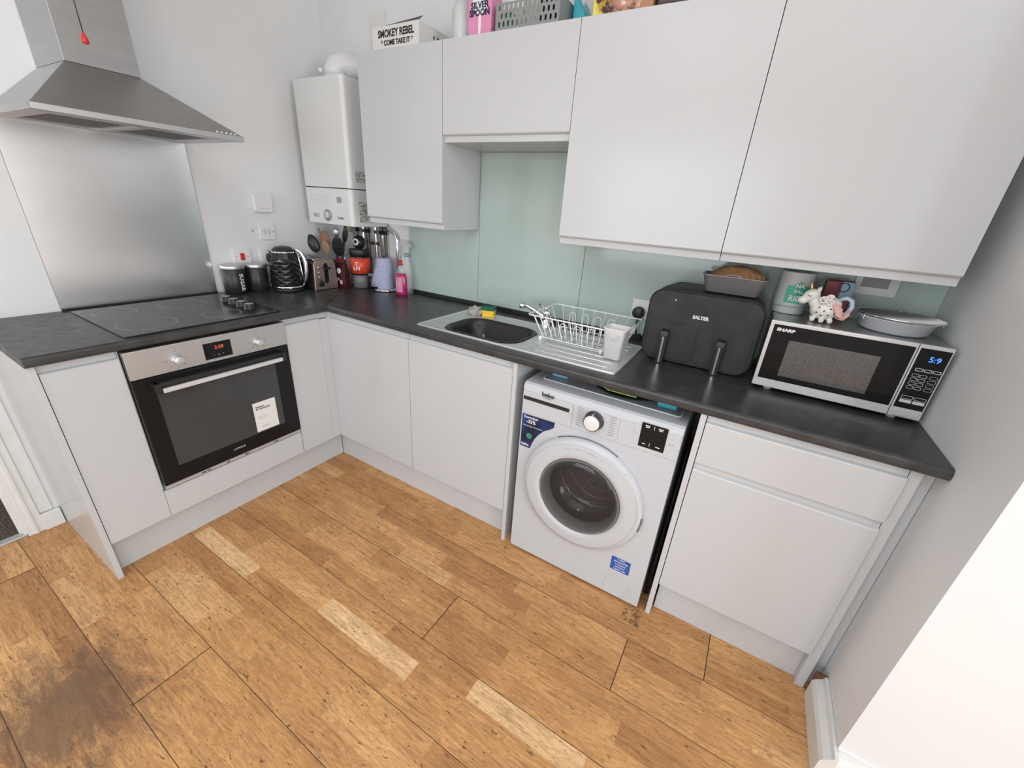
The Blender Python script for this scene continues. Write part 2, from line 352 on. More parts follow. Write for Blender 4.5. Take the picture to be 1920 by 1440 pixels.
# ------------------------------------------------------------------ room shell
# floor
def build_floor():
    me = bpy.data.meshes.new('floor'); bm = bmesh.new(); lay = bm.loops.layers.float_color.new('block')
    pitch = 0.2105; y_anchor = -1.99; st = pitch/3
    x0, x1 = -0.025, XE; k0 = int((YE-y_anchor)/pitch)-1; k1 = int((0-y_anchor)/pitch)+2
    joints = {1: 1.160, 4: 1.742, 5: 2.38, 6: 2.647, 7: 1.83, 2: 2.55, 3: 0.35}
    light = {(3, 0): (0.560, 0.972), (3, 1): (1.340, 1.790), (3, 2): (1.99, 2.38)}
    def face(xa, xb, ya, yb, tone_, rnd, mi=0, z=0.0):
        vs = [bm.verts.new((xa, ya, z)), bm.verts.new((xb, ya, z)), bm.verts.new((xb, yb, z)), bm.verts.new((xa, yb, z))]
        f = bm.faces.new(vs); f.material_index = mi
        for lp in f.loops: lp[lay] = (tone_, rnd, 0, 1)
    rnd = random.Random(3)
    for k in range(k0, k1):
        y = y_anchor+k*pitch
        off = rnd.uniform(-.2, 2.0); bj = [joints.get(k, off)]
        while bj[0] > x0: bj.insert(0, bj[0]-2.2)
        while bj[-1] < x1: bj.append(bj[-1]+2.2)
        for s_ in range(3):
            ya = y+s_*st; yb = ya+st
            cuts = set(b_ for b_ in bj if x0 < b_ < x1); fixed = light.get((k, s_))
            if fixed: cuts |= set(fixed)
            cuts = sorted(cuts | {x0, x1}); seq = []
            for a, c in zip(cuts, cuts[1:]):
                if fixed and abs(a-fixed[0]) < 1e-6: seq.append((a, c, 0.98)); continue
                xx = a
                while c-xx > 0.62:
                    ln_ = rnd.uniform(0.24, 0.56); seq.append((xx, xx+ln_, None)); xx += ln_
                seq.append((xx, c, None))
            for a, c, tn in seq:
                if tn is None:
                    tn = min(.74, max(.05, rnd.gauss(0.45, 0.15)))
                face(a, c, ya, yb, tn, rnd.random())
        face(x0, x1, y-0.0009, y+0.0009, 0, 0, 1, 0.0004)
        for b_ in bj:
            if x0 < b_ < x1: face(b_-0.0016, b_+0.0016, y, y+pitch, 0, 0, 1, 0.0004)
    bm.to_mesh(me); bm.free(); me.materials.append(fl); me.materials.append(seam_m)
    o = bpy.data.objects.new('floor', me); COL.objects.link(o); o['kind'] = 'structure'
    o['label'] = 'oak three strip board floor with dark flecks and worn patch'
build_floor()
struct('floor_slab', B().box(-.1, XE, YE, 0.1, -.12, -.004), carc)
struct('wall_back', B().box(-.1, XE, 0, .1, -.1, H), wall_m, 'white painted wall behind the sink')
wl = B().box(-.035, 0, DOORY, 0, 0, H).box(-.035, 0, -2.6, DOORY, 2.02, H).box(-.035, 0, YE, -2.6, 0, H)
struct('wall_left', wl, wall_m, 'white painted wall behind the hob')
struct('wall_right', B().box(XL, XL+.08, CORN, 0, 0, H), wall_m, 'white side wall at right end of the worktop')
struct('wall_right_return', B().box(XL+.08, XE, CORN, CORN+.08, 0, H), wall_m, 'bright white wall facing the camera at bottom right')
struct('wall_far_right', B().box(XE, XE+.1, -2.20, 0, 0, H).box(XE, XE+.1, YE, -4.00, 0, H).box(XE, XE+.1, -4.00, -2.20, 0, .55).box(XE, XE+.1, -4.00, -2.20, 2.35, H), wall_m)
wb = B().box(-.1, .25, YE-.1, YE, 0, H).box(.25, 2.75, YE-.1, YE, 0, .8).box(.25, 2.75, YE-.1, YE, 2.3, H).box(2.75, 4.15, YE-.1, YE, 0, H).box(4.15, 4.85, YE-.1, YE, 2.25, H).box(4.85, XE, YE-.1, YE, 0, H).box(4.15, 4.85, YE-.1, YE, 0, .1)
struct('wall_front', wb, wall_m)
struct('ceiling', B().box(-.1, XE, YE, .1, H, H+.1), ceil_m)
# windows behind the camera; the wide one is added to carry frontal fill
for nm, (a, c, z0, z1) in (('window_1', (4.15, 4.85, .1, 2.25)), ('window_fill', (.25, 2.75, .8, 2.3))):
    f = B(); f.box(a, a+.05, YE-.08, YE-.03, z0, z1).box(c-.05, c, YE-.08, YE-.03, z0, z1).box(a+.05, c-.05, YE-.08, YE-.03, z0, z0+.05).box(a+.05, c-.05, YE-.08, YE-.03, z1-.05, z1)
    if c-a > 2: f.box((a+c)/2-.025, (a+c)/2+.025, YE-.08, YE-.03, z0+.05, z1-.05)
    struct(nm, f, trim_m)
wf3 = B().box(XE+.03, XE+.08, -4.00, -3.95, .55, 2.35).box(XE+.03, XE+.08, -2.25, -2.20, .55, 2.35).box(XE+.03, XE+.08, -3.95, -2.25, .55, .60).box(XE+.03, XE+.08, -3.95, -2.25, 2.30, 2.35).box(XE+.03, XE+.08, -3.12, -3.08, .60, 2.30)
struct('window_3', wf3, trim_m)
# hallway through the doorway
struct('floor_hall', B().box(-1.2, -.026, -2.8, -1.4, -.012, .004), carpet, 'brown ribbed hallway carpet beyond the threshold')
struct('wall_hall', B().box(-1.3, -1.2, -2.9, -1.3, 0, H).box(-1.2, -.036, -1.45, -1.35, 0, H).box(-1.2, -.036, -2.9, -2.8, 0, H), wall_m)
tr = B().box(-.030, .006, -2.55, DOORY-.001, 0.0, .010, .003)
struct('trim_2', tr, alu, 'silver metal threshold strip at the hallway carpet')
tr = B().box(-.036, 0.001, DOORY-.010, DOORY, 0.0, 2.0).box(-.036, -.020, DOORY-.018, DOORY-.010, 0, 2.0)
tr.box(0, .016, DOORY, -1.690, 0, 2.06, .003).box(0, .022, -1.728, -1.712, 0.0, 2.06, .004)
tr.box(0, .010, -1.690, -1.647, 0.085, 2.06, .003)
struct('trim_1', tr, trim_m, 'scuffed white door frame and architrave beside the end cabinet')
pb = B().box(0, .024, -1.692, -1.630, 0, .082, .003)
struct('trim_3', pb, trim_m, 'white painted block at foot of architrave')
# skirting boards
def skirt(name, x0, x1, y0, y1, axis, lab):
    th, hh = .036, .112
    if axis == 'y': pr = [(XL-.001, 0), (XL-th, 0), (XL-th, .072), (XL-th+.006, .086), (XL-.014, .100), (XL-.010, hh), (XL-.001, hh)]; b_ = B().prism(pr, 'y', y0, y1, smooth=False)
    else: pr = [(CORN+.001, 0), (CORN-th, 0), (CORN-th, .072), (CORN-th+.006, .086), (CORN-.014, .100), (CORN-.010, hh), (CORN+.001, hh)]; b_ = B().prism(pr, 'x', x0, x1)
    return struct(name, b_, trim_m, lab)
skirt('baseboard_right', 0, 0, CORN-.036, -.576, 'y', 'chipped white skirting board at foot of the side wall')
skirt('baseboard_right_return', XL-.0, XE, 0, 0, 'x', 'white skirting board turning the corner at bottom right')
tag(obj('bare_wood_patch', B().box(XL-.034, XL-.004, -.578, -.566, .0, .112, .002), rust_m), 'dark bare wood end of the skirting behind the corner post', 'wood end')

# ------------------------------------------------------------------ doors with finger-pull profile
def jfront(depth_axis, front, a0, a1, z0, z1, at='top', th=.018, cove=.030):
    """slab front lying in a vertical plane; its top or bottom edge is scooped back as a finger pull"""
    back = front
    s_ = -1 if depth_axis == 'y' else 1     # fronts face -y (sink run) or +x (hob run)
    f = front; bk = front-s_*th; n1 = front-s_*.013
    if at == 'top': p = [(bk, z0), (f, z0), (f, z1-cove), (f-s_*.003, z1-cove+.004), (n1, z1-cove+.008), (n1-s_*.002, z1), (bk, z1)]
    elif at == 'bottom': p = [(bk, z1), (f, z1), (f, z0+cove), (f-s_*.003, z0+cove-.004), (n1, z0+cove-.008), (n1-s_*.002, z0), (bk, z0)]
    else: p = [(bk, z0), (f, z0), (f, z1), (bk, z1)]
    b_ = B()
    if depth_axis == 'y': b_.prism([(u, v) for u, v in p], 'x', a0, a1)
    else: b_.prism([(u, v) for u, v in p], 'y', a0, a1)
    return b_
PH = 0.166
# ---- hob run
t = thing('base_cabinet', 'white gloss base cabinet at the open left end of the hob run', 'cabinet', (0.3, -1.515, 0))
obj('end_panel', B().box(0.003, DX+.004, -1.627, -1.609, 0, ZB-.001, .0008), gloss, t)
obj('carcass', B().box(.02, .560, -1.607, -1.410, PH, ZB-.002), carc, t)
obj('door', jfront('x', DX, -1.6065, -1.4115, PH, ZB-.006), gloss, t)
t = thing('base_cabinet', 'white gloss corner cabinet right of the oven on the hob run', 'cabinet', (0.3, -.69, 0))
obj('carcass', B().box(.02, .560, -.802, -.62, PH, ZB-.002), carc, t)
obj('door', jfront('x', DX, -.8005, -.6180, PH, ZB-.006), gloss, t)
obj('corner_post', B().box(.545, DX, -.6165, -.5715, PH, ZB-.036, .001).box(.545, DX-.013, -.6165, -.5715, ZB-.034, ZB-.002, .001).box(.5600, .5985, -.5710, -.5530, PH, ZB-.002, .001), gloss, t)
t = thing('oven_housing', 'white panel housing under the built in oven', 'cabinet', (0.3, -1.105, 0))
obj('lower_panel', B().box(.562, DX, -1.410, -.804, PH, .290, .0008), gloss, t)
obj('carcass', B().box(.03, .560, -1.408, -1.4035, PH, ZB-.002).box(.03, .560, -.8055, -.803, PH, ZB-.002).box(.03, .560, -1.403, -.806, PH, .290), carc, t)
tag(obj('plinth', B().box(.510, .528, -1.607, -.530, 0, PH-.004), gloss), 'white kick plinth under the oven and hob run cabinets', 'plinth')
# ---- sink run
t = thing('base_cabinet', 'white gloss sink cabinet nearest the inner corner', 'cabinet', (.87, -.3, 0))
obj('carcass', B().box(.60, .616, -.55, -.03, PH, ZB-.002).box(1.135, 1.151, -.55, -.03, PH, ZB-.002).box(.616, 1.135, -.55, -.03, PH, PH+.016), carc, t)
obj('door', jfront('y', -DY, .600, 1.1505, PH, ZB-.006), gloss, t)
t = thing('base_cabinet', 'white gloss sink cabinet beside the washing machine', 'cabinet', (1.43, -.3, 0))
obj('carcass', B().box(1.153, 1.169, -.55, -.03, PH, ZB-.002).box(1.698, 1.714, -.55, -.03, PH, ZB-.002).box(1.169, 1.698, -.55, -.03, PH, PH+.016), carc, t)
obj('door', jfront('y', -DY, 1.1535, 1.7135, PH, ZB-.006), gloss, t)
tag(obj('support_panel', B().box(1.7165, 1.7345, -DY-.004, -.01, 0, ZB-.001, .0008), gloss), 'thin white upright panel on the left of the washing machine', 'panel')
tag(obj('support_panel', B().box(2.4055, 2.4235, -DY-.004, -.01, 0, ZB-.001, .0008), gloss), 'thin white upright panel on the right of the washing machine', 'panel')
tag(obj('plinth', B().box(.5285, 1.716, -.527, -.509, 0, PH-.004), gloss), 'white kick plinth under the two sink cabinets', 'plinth')
t = thing('drawer_cabinet', 'white gloss drawer cabinet at the right end below the microwave', 'cabinet', (2.67, -.3, 0))
obj('carcass', B().box(2.425, 2.919, -.55, -.03, PH, ZB-.002), carc, t)
obj('drawer', jfront('y', -DY, 2.4265, 2.9190, .7285, ZB-.004), gloss, t)
obj('door', jfront('y', -DY, 2.4265, 2.9190, PH, .7255), gloss, t)
obj('corner_post', B().box(2.9210, 2.9480, -.5575, -.520, 0, ZB-.001, .001), gloss, t)
obj('filler_strip', B().box(2.9300, XL-.0015, -.5185, -.500, 0, ZB-.001, .0008), gloss, t)
tag(obj('plinth', B().box(2.430, 2.9205, -.527, -.509, 0, PH-.004), gloss), 'white kick plinth under the drawer cabinet, half in shadow', 'plinth')

# ---- worktop and upstands
wt = B()
hx0, hx1, hy0, hy1 = 1.245, 1.685, -.520, -.195
for a in ((.0015, .578, -.56, -.0015), (.578, hx0, -.56, -.0015), (hx1, XL-.0015, -.56, -.0015), (hx0, hx1, -.56, hy0), (hx0, hx1, hy1, -.0015), (.0015, .578, -1.6305, -.56)):
    wt.box(a[0], a[1], a[2], a[3], ZB, ZT)
def nose(f, s_):   # rounded post-formed edge
    return [(f+s_*.024, ZB), (f+s_*.008, ZB), (f+s_*.0015, ZB+.004), (f, ZB+.011), (f, ZT-.011), (f+s_*.0025, ZT-.004), (f+s_*.009, ZT), (f+s_*.024, ZT)]
wt.prism(nose(-WY, 1), 'x', WX-.02, XL-.0015); wt.prism(nose(WX, -1), 'y', -1.6305, -.559)
tag(obj('worktop', wt, top_m), 'L shaped dark charcoal laminate worktop with worn speckled edge', 'worktop')
tag(obj('worktop_joint', B().prism([(.5995, -.5835), (.6035, -.5825), (.42, -.375), (.417, -.377)], 'z', ZT-.0006, ZT+.0005), dark_gap), 'dark joint line across the inner corner of the worktop', 'joint strip')
tag(obj('upstand', B().box(.632, XL-.002, -.014, -.001, ZT, ZT+.022, .002), black_p), 'narrow black upstand under the green glass panels', 'upstand')
tag(obj('upstand', B().box(.001, .012, -1.39, -.798, ZT, ZT+.009, .001), black_p), 'narrow black strip under the steel splashback', 'upstand')
# ---- splashbacks
g = 'green glass splashback panels'
for i, (a, c, z1, lab) in enumerate(((.634, 1.134, 1.3385, 'pale green glass splashback panel under the leftmost wall cabinet'), (1.1365, 1.7325, 1.695, 'tall pale green glass splashback panel behind the sink'), (1.735, XL-.003, 1.3385, 'long pale green glass splashback panel behind the air fryer and microwave'))):
    tag(obj('glass_splashback', B().box(a, c, -.0075, -.001, ZT+.0225, z1, .0008), glass_green), lab, 'splashback', g)
t = thing('steel_splashback', 'brushed stainless steel splashback between hob and cooker hood', 'splashback', (0.004, -1.094, .95))
obj('sheet', B().box(.001, .0035, -1.3898, -.798, ZT+.0095, 1.660), splash_m, t)
obj('edge_seal', B().box(.0008, .0042, -1.3915, -1.3900, ZT+.0095, 1.628), grey_p, t)
obj('edge_seal', B().box(.0008, .0042, -.7978, -.7968, ZT+.0095, 1.628), grey_p, t)

# ---- wall cabinets
UD, UZ, UT = .282, 1.340, 2.050
def wall_cab(a, c, z0, lab, cat='cabinet', sidepanel=None):
    t = thing('wall_cabinet', lab, cat, ((a+c)/2, -.15, z0), 'white gloss wall cabinets')
    obj('carcass', B().box(a+.001, c-.001, -UD, -.009 if z0 < 1.5 else -.0015, z0, UT-.001, .0006), gloss, t)
    obj('door', jfront('y', -UD-.019, a+.0012, c-.0012, z0, UT, 'bottom'), gloss, t)
    return t
wall_cab(.632, 1.1313, UZ, 'white gloss wall cabinet beside the boiler, left end of the row')
wall_cab(1.1313, 1.7262, 1.6965, 'short white gloss wall cabinet above the sink')
wall_cab(1.7262, 2.3216, UZ, 'white gloss wall cabinet above the dish rack and air fryer')
wall_cab(2.3216, 2.9162, UZ, 'rightmost white gloss wall cabinet above the microwave')

# ------------------------------------------------------------------ cooker hood
y0, y1 = -1.395, -.797; zb, zt = 1.629, 1.646; hx = .492
t = thing('cooker_hood', 'stainless steel chimney cooker hood above the hob', 'cooker hood', (.25, -1.096, zb))
def loop4(x0, x1, ya, yb, z): return [(x0, ya, z), (x1, ya, z), (x1, yb, z), (x0, yb, z)]
cyl0, cyl1 = -1.222, -1.016; cxf = .28
can = B().loft([loop4(.002, hx+.010, y0, y1, zt), loop4(.002, hx+.010, y0, y1, zt), loop4(.002, cxf, cyl0, cyl1, 1.806)], False, True, False)
obj('canopy', can, hood_m, t)
lip = B(); lip.prism([(hx-.012, zb), (hx+.010, zb+.001), (hx+.0105, zt), (hx-.004, zt)], 'y', y0, y1)
lip.box(.002, .05, y0, y1, zb, zt); lip.box(.05, hx-.012, y0, y0+.055, zb, zt); lip.box(.05, hx-.012, y1-.045, y1, zb, zt); lip.box(.05, hx-.012, -1.112, -1.080, zb, zt); lip.box(hx-.075, hx-.012, y0+.055, -1.112, zb, zt); lip.box(hx-.075, hx-.012, -1.080, y1-.045, zb, zt)
obj('rim', lip, steel, t)
obj('chimney', B().box(.002, cxf, cyl0, cyl1, 1.807, H-.001, .001), hood_m, t)
for a, c in ((y0+.057, -1.114), (-1.078, y1-.047)):
    f = B().box(.052, hx-.077, a, c, zb+.008, zb+.014)
    for k in range(8): f.box(.07+k*.042, .088+k*.042, a+.015, c-.015, zb+.005, zb+.0085)
    obj('grease_filter', f, rubber, t)
for k in range(5):
    obj('button', B().cyl((hx+.0095, -.895+k*.0165, zt+.0045), .0042, .005, (1, 0, 0), 14, .001), chrome, t)
pc = thing('light_pull', 'red ended pull cord hanging in front of the hood chimney', 'pull cord', (.45, -1.2075, 1.85))
obj('cord', B().tube([(.45, -1.2075, H-.001), (.45, -1.2077, 1.95), (.45, -1.2073, 1.868)], .0016, 6), ink, pc)
obj('pull', B().lathe([(0, 0), (.0075, .002), (.0095, .010), (.008, .018), (.0035, .030), (0, .033)], (.45, -1.2073, 1.836), n=16), red_p, pc)
obj('cord_joiner', B().ball((.45, -1.2077, 1.958), .007), ink, pc)

# ------------------------------------------------------------------ hob
t = thing('electric_hob', 'black glass electric hob with four control knobs', 'hob', (.315, -1.09, ZT))
obj('glass_top', B().prism(rrect(.052, .574, -1.376, -.800, .006), 'z', ZT, ZT+.0055, .001), hob_m, t)
for cx_, cy_, r_ in ((.430, -1.255, .096), (.180, -1.030, .092), (.172, -1.272, .072), (.452, -.995, .074)):
    obj('cooking_ring', B().lathe([(r_-.003, 0), (r_, 0), (r_, .0004), (r_-.003, .0004), (r_-.003, 0)], (cx_, cy_, ZT+.0055), n=56), grey_print, t)
for k in range(4):
    kx = .240+k*.0705; ky = -.868-.002*k
    kb = B().lathe([(0, 0), (.025, 0), (.025, .002), (.0215, .004), (.021, .022), (.019, .024), (0, .024)], (kx, ky, ZT+.0055), n=28)
    kn = obj('control_knob', kb, black_p, t)
    obj('knob_cap', B().lathe([(0, 0), (.0175, 0), (.0175, .0008), (0, .0010)], (kx, ky, ZT+.0296), n=20), grey_p, kn)

# ------------------------------------------------------------------ oven
oy0, oy1, oz1, oz0 = -1.4018, -.8068, .8914, .2965
t = thing('built_in_oven', 'built in electric oven with steel fascia and black glass door', 'oven', (.3, -1.104, oz0))
obj('cavity', B().box(.05, .570, oy0+.012, oy1-.012, oz0+.004, oz1-.004), grey_p, t)
fz = .784
fa = obj('control_fascia', B().box(.571, .592, oy0, oy1, fz, oz1, .001), steel, t)
ds = obj('display', B().box(.5918, .5932, -1.1535, -1.0495, .797, .8655), black_glass, t)
text('2:38', .020, (.5936, -1.097, .843), (0, 1, 0), (0, 0, 1), led_red, ds, 'digits')
text('-   o   +', .013, (.5936, -1.101, .812), (0, 1, 0), (0, 0, 1), grey_p, ds, 'touch_symbols')
for ky, marks in ((-1.2496, 7), (-.9408, 7)):
    kn = obj('control_knob', B().lathe([(0, 0), (.019, 0), (.019, .006), (.0165, .008), (.0165, .026), (.015, .0275), (0, .0275)], (.592, ky, .828), (1, 0, 0), 32), mat('satin knob', (.66, .67, .68), .3, .6), t)
    for q in range(marks):
        a = math.radians(90+q*45 if q else 90)
        if q in (1,): continue
        mk = B()
        cy2 = ky+.034*math.cos(a); cz2 = .828+.034*math.sin(a); mk.box(.5919, .5923, cy2-.0035, cy2+.0035, cz2-.0025, cz2+.0025); obj('dial_mark', mk, grey_print, t)
    obj('dial_symbol', B().holed(circ(ky, .828+.048, .006, 16), [circ(ky, .828+.048, .0048, 16)], 'x', .5919, .0004), grey_print, t)
dr = obj('door', B().box(.572, .592, oy0+.001, oy1-.001, oz0+.018, fz-.004, .001), black_glass, t)
obj('door_window', B().box(.5918, .5926, oy0+.062, oy1-.075, .385, .712), oven_win, dr)
hb = B().box(.622, .636, -1.330, -.862, .7235, .7405, .002)
hd = obj('handle', hb, mat('satin silver', (.74, .75, .76), .4, .4), dr, 'straight satin silver bar handle')
obj('handle_bracket', B().box(.592, .622, -1.345, -.850, .742, .760, .002).box(.592, .636, -1.352, -1.332, .722, .760, .002).box(.592, .636, -.860, -.846, .722, .760, .002), black_p, dr)
text('LAMONA', .0125, (.5924, -1.106, .352), (0, 1, 0), (0, 0, 1), lgrey, dr)
vt = B().box(.566, .588, oy0, oy1, oz0, oz0+.016, .001)
vt_ = obj('vent_trim', vt, alu, t)
for a, c in ((-1.27, -1.255), (-1.25, -1.235), (-1.17, -1.155), (-1.09, -1.07), (-.95, -.93)): obj('vent_slot', B().box(.5879, .5884, a, c, oz0+.005, oz0+.010), ink, vt_)
st = tag(obj('sticker', B().box(.5927, .5932, -1.017, -.9115, .391, .541), paper), 'white information leaflet stuck on the oven door glass', 'leaflet')
text('Register\nfor extended', .0125, (.5934, -1.006, .512), (0, 1, 0), (0, 0, 1), ink, st, align='LEFT', bold=.0003)
text('warranty benefits\nwithin thirty days\nof installation', .0075, (.5934, -1.006, .462), (0, 1, 0), (0, 0, 1), lgrey, st, align='LEFT')
text('LAMONA', .0095, (.5934, -.975, .412), (0, 1, 0), (0, 0, 1), grey_p, st, align='CENTER')

# ------------------------------------------------------------------ boiler
bx0, bx1, by, bz0, bz1, bzp = .0768, .4691, -.2665, 1.3016, 1.9964, 1.491
t = thing('boiler', 'white wall hung combi boiler in the corner beside the wall cabinet', 'boiler', (.27, -.13, bz0))
def rb(z0, z1):
    pts = rrect(bx0, bx1, by, -.004, .022, 6); return B().prism(pts, 'z', z0, z1, .003)
obj('casing', rb(bzp+.002, bz1), boiler_m, t)
cp = obj('control_panel', rb(bz0, bzp-.002), boiler_m, t)
obj('panel_gap', B().box(bx0+.01, bx1-.006, by+.006, -.01, bzp-.002, bzp+.002), dark_gap, t)
dl = obj('dial', B().lathe([(0, 0), (.030, 0), (.030, .006), (.024, .009), (.024, .010), (0, .011)], (.268, by, 1.350), (0, -1, 0), 32), grey_p, cp)
obj('dial_face', B().cyl((.268, by-.010, 1.350), .019, .003, (0, -1, 0), 28, .001), lgrey, dl)
obj('display', B().box(.355, .393, by-.0012, by+.001, 1.418, 1.447), grey_p, cp)
lo = B().holed([(.140, 1.336), (.186, 1.336), (.186, 1.352), (.140, 1.352)], [[(.1425, 1.3385), (.1835, 1.3385), (.1835, 1.3495), (.1425, 1.3495)]], 'y', by-.0008, .0008)
obj('emblem', lo, ink, cp)
text('Baxi', .012, (.163, by-.0008, 1.344), (1, 0, 0), (0, 0, 1), grey_p, cp)
text('EcoBlue', .017, (.375, by-.0008, 1.340), (1, 0, 0), (0, 0, 1), ink, cp)
ib = B()
for k in range(3):
    cx_ = .155+k*.055; ib.holed(circ(cx_, 1.435, .020, 20), [circ(cx_, 1.435, .017, 20)], 'y', by-.0008, .0008)
ib.box(.135, .285, by-.0008, by, 1.408, 1.4095).box(.235, .237, by-.0008, by, 1.462, 1.475)
obj('instruction_print', ib, lgrey, cp)
lb = B().box(bx1, bx1+.0008, -.225, -.12, 1.525, 1.580); obj('data_label', lb, label_print, t)
lb = B().box(bx1, bx1+.0008, -.215, -.11, 1.325, 1.430); obj('data_label', lb, label_print, cp)
fp = [(.285, -.14, bz1), (.285, -.14, 2.03), (.285, -.138, 2.06), (.292, -.13, 2.082), (.31, -.11, 2.09), (.34, -.08, 2.088), (.36, -.04, 2.085), (.37, -.002, 2.085)]
fl_ = obj('flue', B().tube([(.285, -.14, bz1-.002), (.285, -.14, 2.028)], .062, 28), white_p, t)
obj('flue_elbow', B().tube([(.285, -.14, 2.02), (.285, -.138, 2.045), (.290, -.13, 2.066), (.305, -.115, 2.078), (.33, -.09, 2.080), (.36, -.055, 2.080), (.40, -.002, 2.080)], [.060, .062, .062, .060, .056, .054, .054], 28), white_p, fl_)
obj('flue_cap', B().cyl((.235, -.185, 2.045), .012, .02, (-.7, -.7, 0), 16, .003), white_p, fl_)
# pipework under the boiler
px_ = [(.205, copper, .0075), (.260, chrome, .0075), (.30, copper, .011), (.37, chrome, .0075), (.42, copper, .011), (.455, copper, .0075)]
for x_, m_, r_ in px_:
    p = tag(obj('pipe', B().tube([(x_, -.022, ZT+.001), (x_, -.022, 1.12), (x_, -.022, 1.29), (x_, -.022, bz0)], r_, 12).cyl((x_, -.022, 1.255), r_+.005, .022, (0, 0, 1), 6).cyl((x_, -.022, 1.09), r_+.005, .02, (0, 0, 1), 6), m_), 'tarnished metal pipe under the boiler', 'pipe', 'pipes under the boiler')
    p['label'] = dict(zip((.205, .260, .30, .37, .42, .455), ('thin tarnished pipe under the boiler, leftmost of the row', 'thin bright pipe with a lever valve behind the clear jug', 'thick tarnished pipe hidden behind the red labelled tub', 'thin bright pipe with a valve right behind the tub', 'thick tarnished pipe with a valve near the dark jar', 'thin tarnished pipe under the boiler beside the towel roll')))[x_]
    if x_ in (.260, .37, .42): obj('valve', B().tube([(x_, -.022, 1.20), (x_, -.048, 1.20)], .010, 12).box(x_-.020, x_+.020, -.054, -.048, 1.195, 1.206, .002), chrome, p)
tag(obj('condensate_pipe', B().tube([(.548, -.018, ZT+.001), (.548, -.018, 1.18), (.548, -.018, 1.235), (.543, -.018, 1.252), (.530, -.018, 1.266), (.512, -.018, 1.276), (.495, -.018, 1.284), (.4550, -.018, bz0)], .011, 14), chrome), 'bright metal pipe with an elbow right of the other boiler pipes', 'pipe')
tag(obj('pipe_bracket', B().box(.070, .092, -.035, -.020, 1.245, 1.300, .002).box(.070, .160, -.035, -.020, 1.228, 1.248, .002), white_p), 'white bracket bar hanging under the boiler', 'bracket')
for k, (x_, m_) in enumerate(((.105, navy), (.128, yellow_pr), (.150, grey_p))):
    tag(obj('valve_tag', B().box(x_-.009, x_+.009, -.033, -.022, 1.2485, bz0-.001, .002), m_), ('dark', 'yellow', 'grey')[k]+' connector block on the white bracket under the boiler', 'connector')

# ------------------------------------------------------------------ wall controls on the hob wall
th = thing('thermostat', 'square white receiver box on the wall above the switches', 'thermostat', (.0, -.485, 1.39))
obj('housing', B().prism(rrect(-.5365, -.4345, 1.342, 1.435, .014), 'x', .001, .024, .004), white_p, th)
obj('indicator_strip', B().box(.0238, .0246, -.51, -.49, 1.360, 1.366).box(.0238, .0246, -.476, -.466, 1.360, 1.366), lgrey, th)
def plate(name, lab, y_, z_, w_=.086, h_=.086):
    t_ = thing(name, lab, 'switch' if 'socket' not in name else 'socket', (0, y_, z_))
    obj('faceplate', B().prism(rrect(y_-w_/2, y_+w_/2, z_-h_/2, z_+h_/2, .005), 'x', .001, .010, .002), white_p, t_)
    return t_
def screws(t_, ys, z_, x_=.010):
    for y_ in ys: obj('screw', B().cyl((x_-.001, y_, z_), .0032, .0016, (1, 0, 0), 12), grey_p, t_)
s1 = plate('fused_switch', 'white fused spur switch above the kettle socket', -.480, 1.241); screws(s1, (-.510, -.450), 1.241)
obj('rocker', B().box(.009, .013, -.478, -.466, 1.229, 1.253, .001), lgrey, s1); obj('fuse_holder', B().box(.009, .012, -.503, -.488, 1.231, 1.251, .001), lgrey, s1)
s2 = plate('cooker_switch', 'white cooker switch with a red rocker above the canisters', -.641, 1.114, .090, .086); screws(s2, (-.671, -.611), 1.114)
obj('rocker', B().box(.009, .016, -.652, -.630, 1.096, 1.132, .002), red_p, s2, 'red rocker')
s3 = plate('wall_socket', 'white wall socket behind the kettle with a black plug', -.497, 1.105, .090, .090)
pl = tag(obj('plug', B().prism(rrect(-.515, -.470, 1.078, 1.125, .014), 'x', .0105, .045, .004).tube([(.03, -.492, 1.08), (.035, -.50, 1.02), (.04, -.51, .97), (.06, -.52, ZT+.006)], .004, 8), black_p), 'black plug and cable in the socket behind the kettle', 'plug')
# sink wall socket
s4 = thing('wall_socket', 'white wall socket beside the air fryer with a round black plug', 'socket', (2.08, 0, 1.08))
obj('faceplate', B().prism(rrect(1.996, 2.142, 1.036, 1.123, .005), 'y', -.0195, -.0080, .002), white_p, s4)
tag(obj('plug', B().cyl((2.033, -.0200, 1.066), .026, .030, (0, -1, 0), 28, .005).tube([(2.033, -.035, 1.045), (2.034, -.035, 1.00), (2.040, -.030, .965), (2.055, -.025, ZT+.03), (2.070, -.024, ZT+.006)], .0042, 8), black_p), 'round black plug in the socket beside the air fryer', 'plug')
tag(obj('plug_adapter', B().box(2.085, 2.120, -.075, -.03, .942, .985, .006).tube([(2.10, -.05, .985), (2.098, -.052, 1.005), (2.092, -.075, .985), (2.090, -.095, .955), (2.095, -.12, ZT+.005)], .0036, 8), white_p), 'white adapter and loose cable on the worktop beside the air fryer', 'adapter')
s5 = thing('wall_switch', 'wide framed switch plate under the rightmost wall cabinet', 'switch', (2.80, 0, 1.30))
obj('faceplate', B().prism(rrect(2.742, 2.862, 1.262, 1.335, .004), 'y', -.0195, -.0080, .002), white_p, s5)
obj('insert', B().box(2.760, 2.835, -.0205, -.0190, 1.288, 1.334), grey_p, s5)

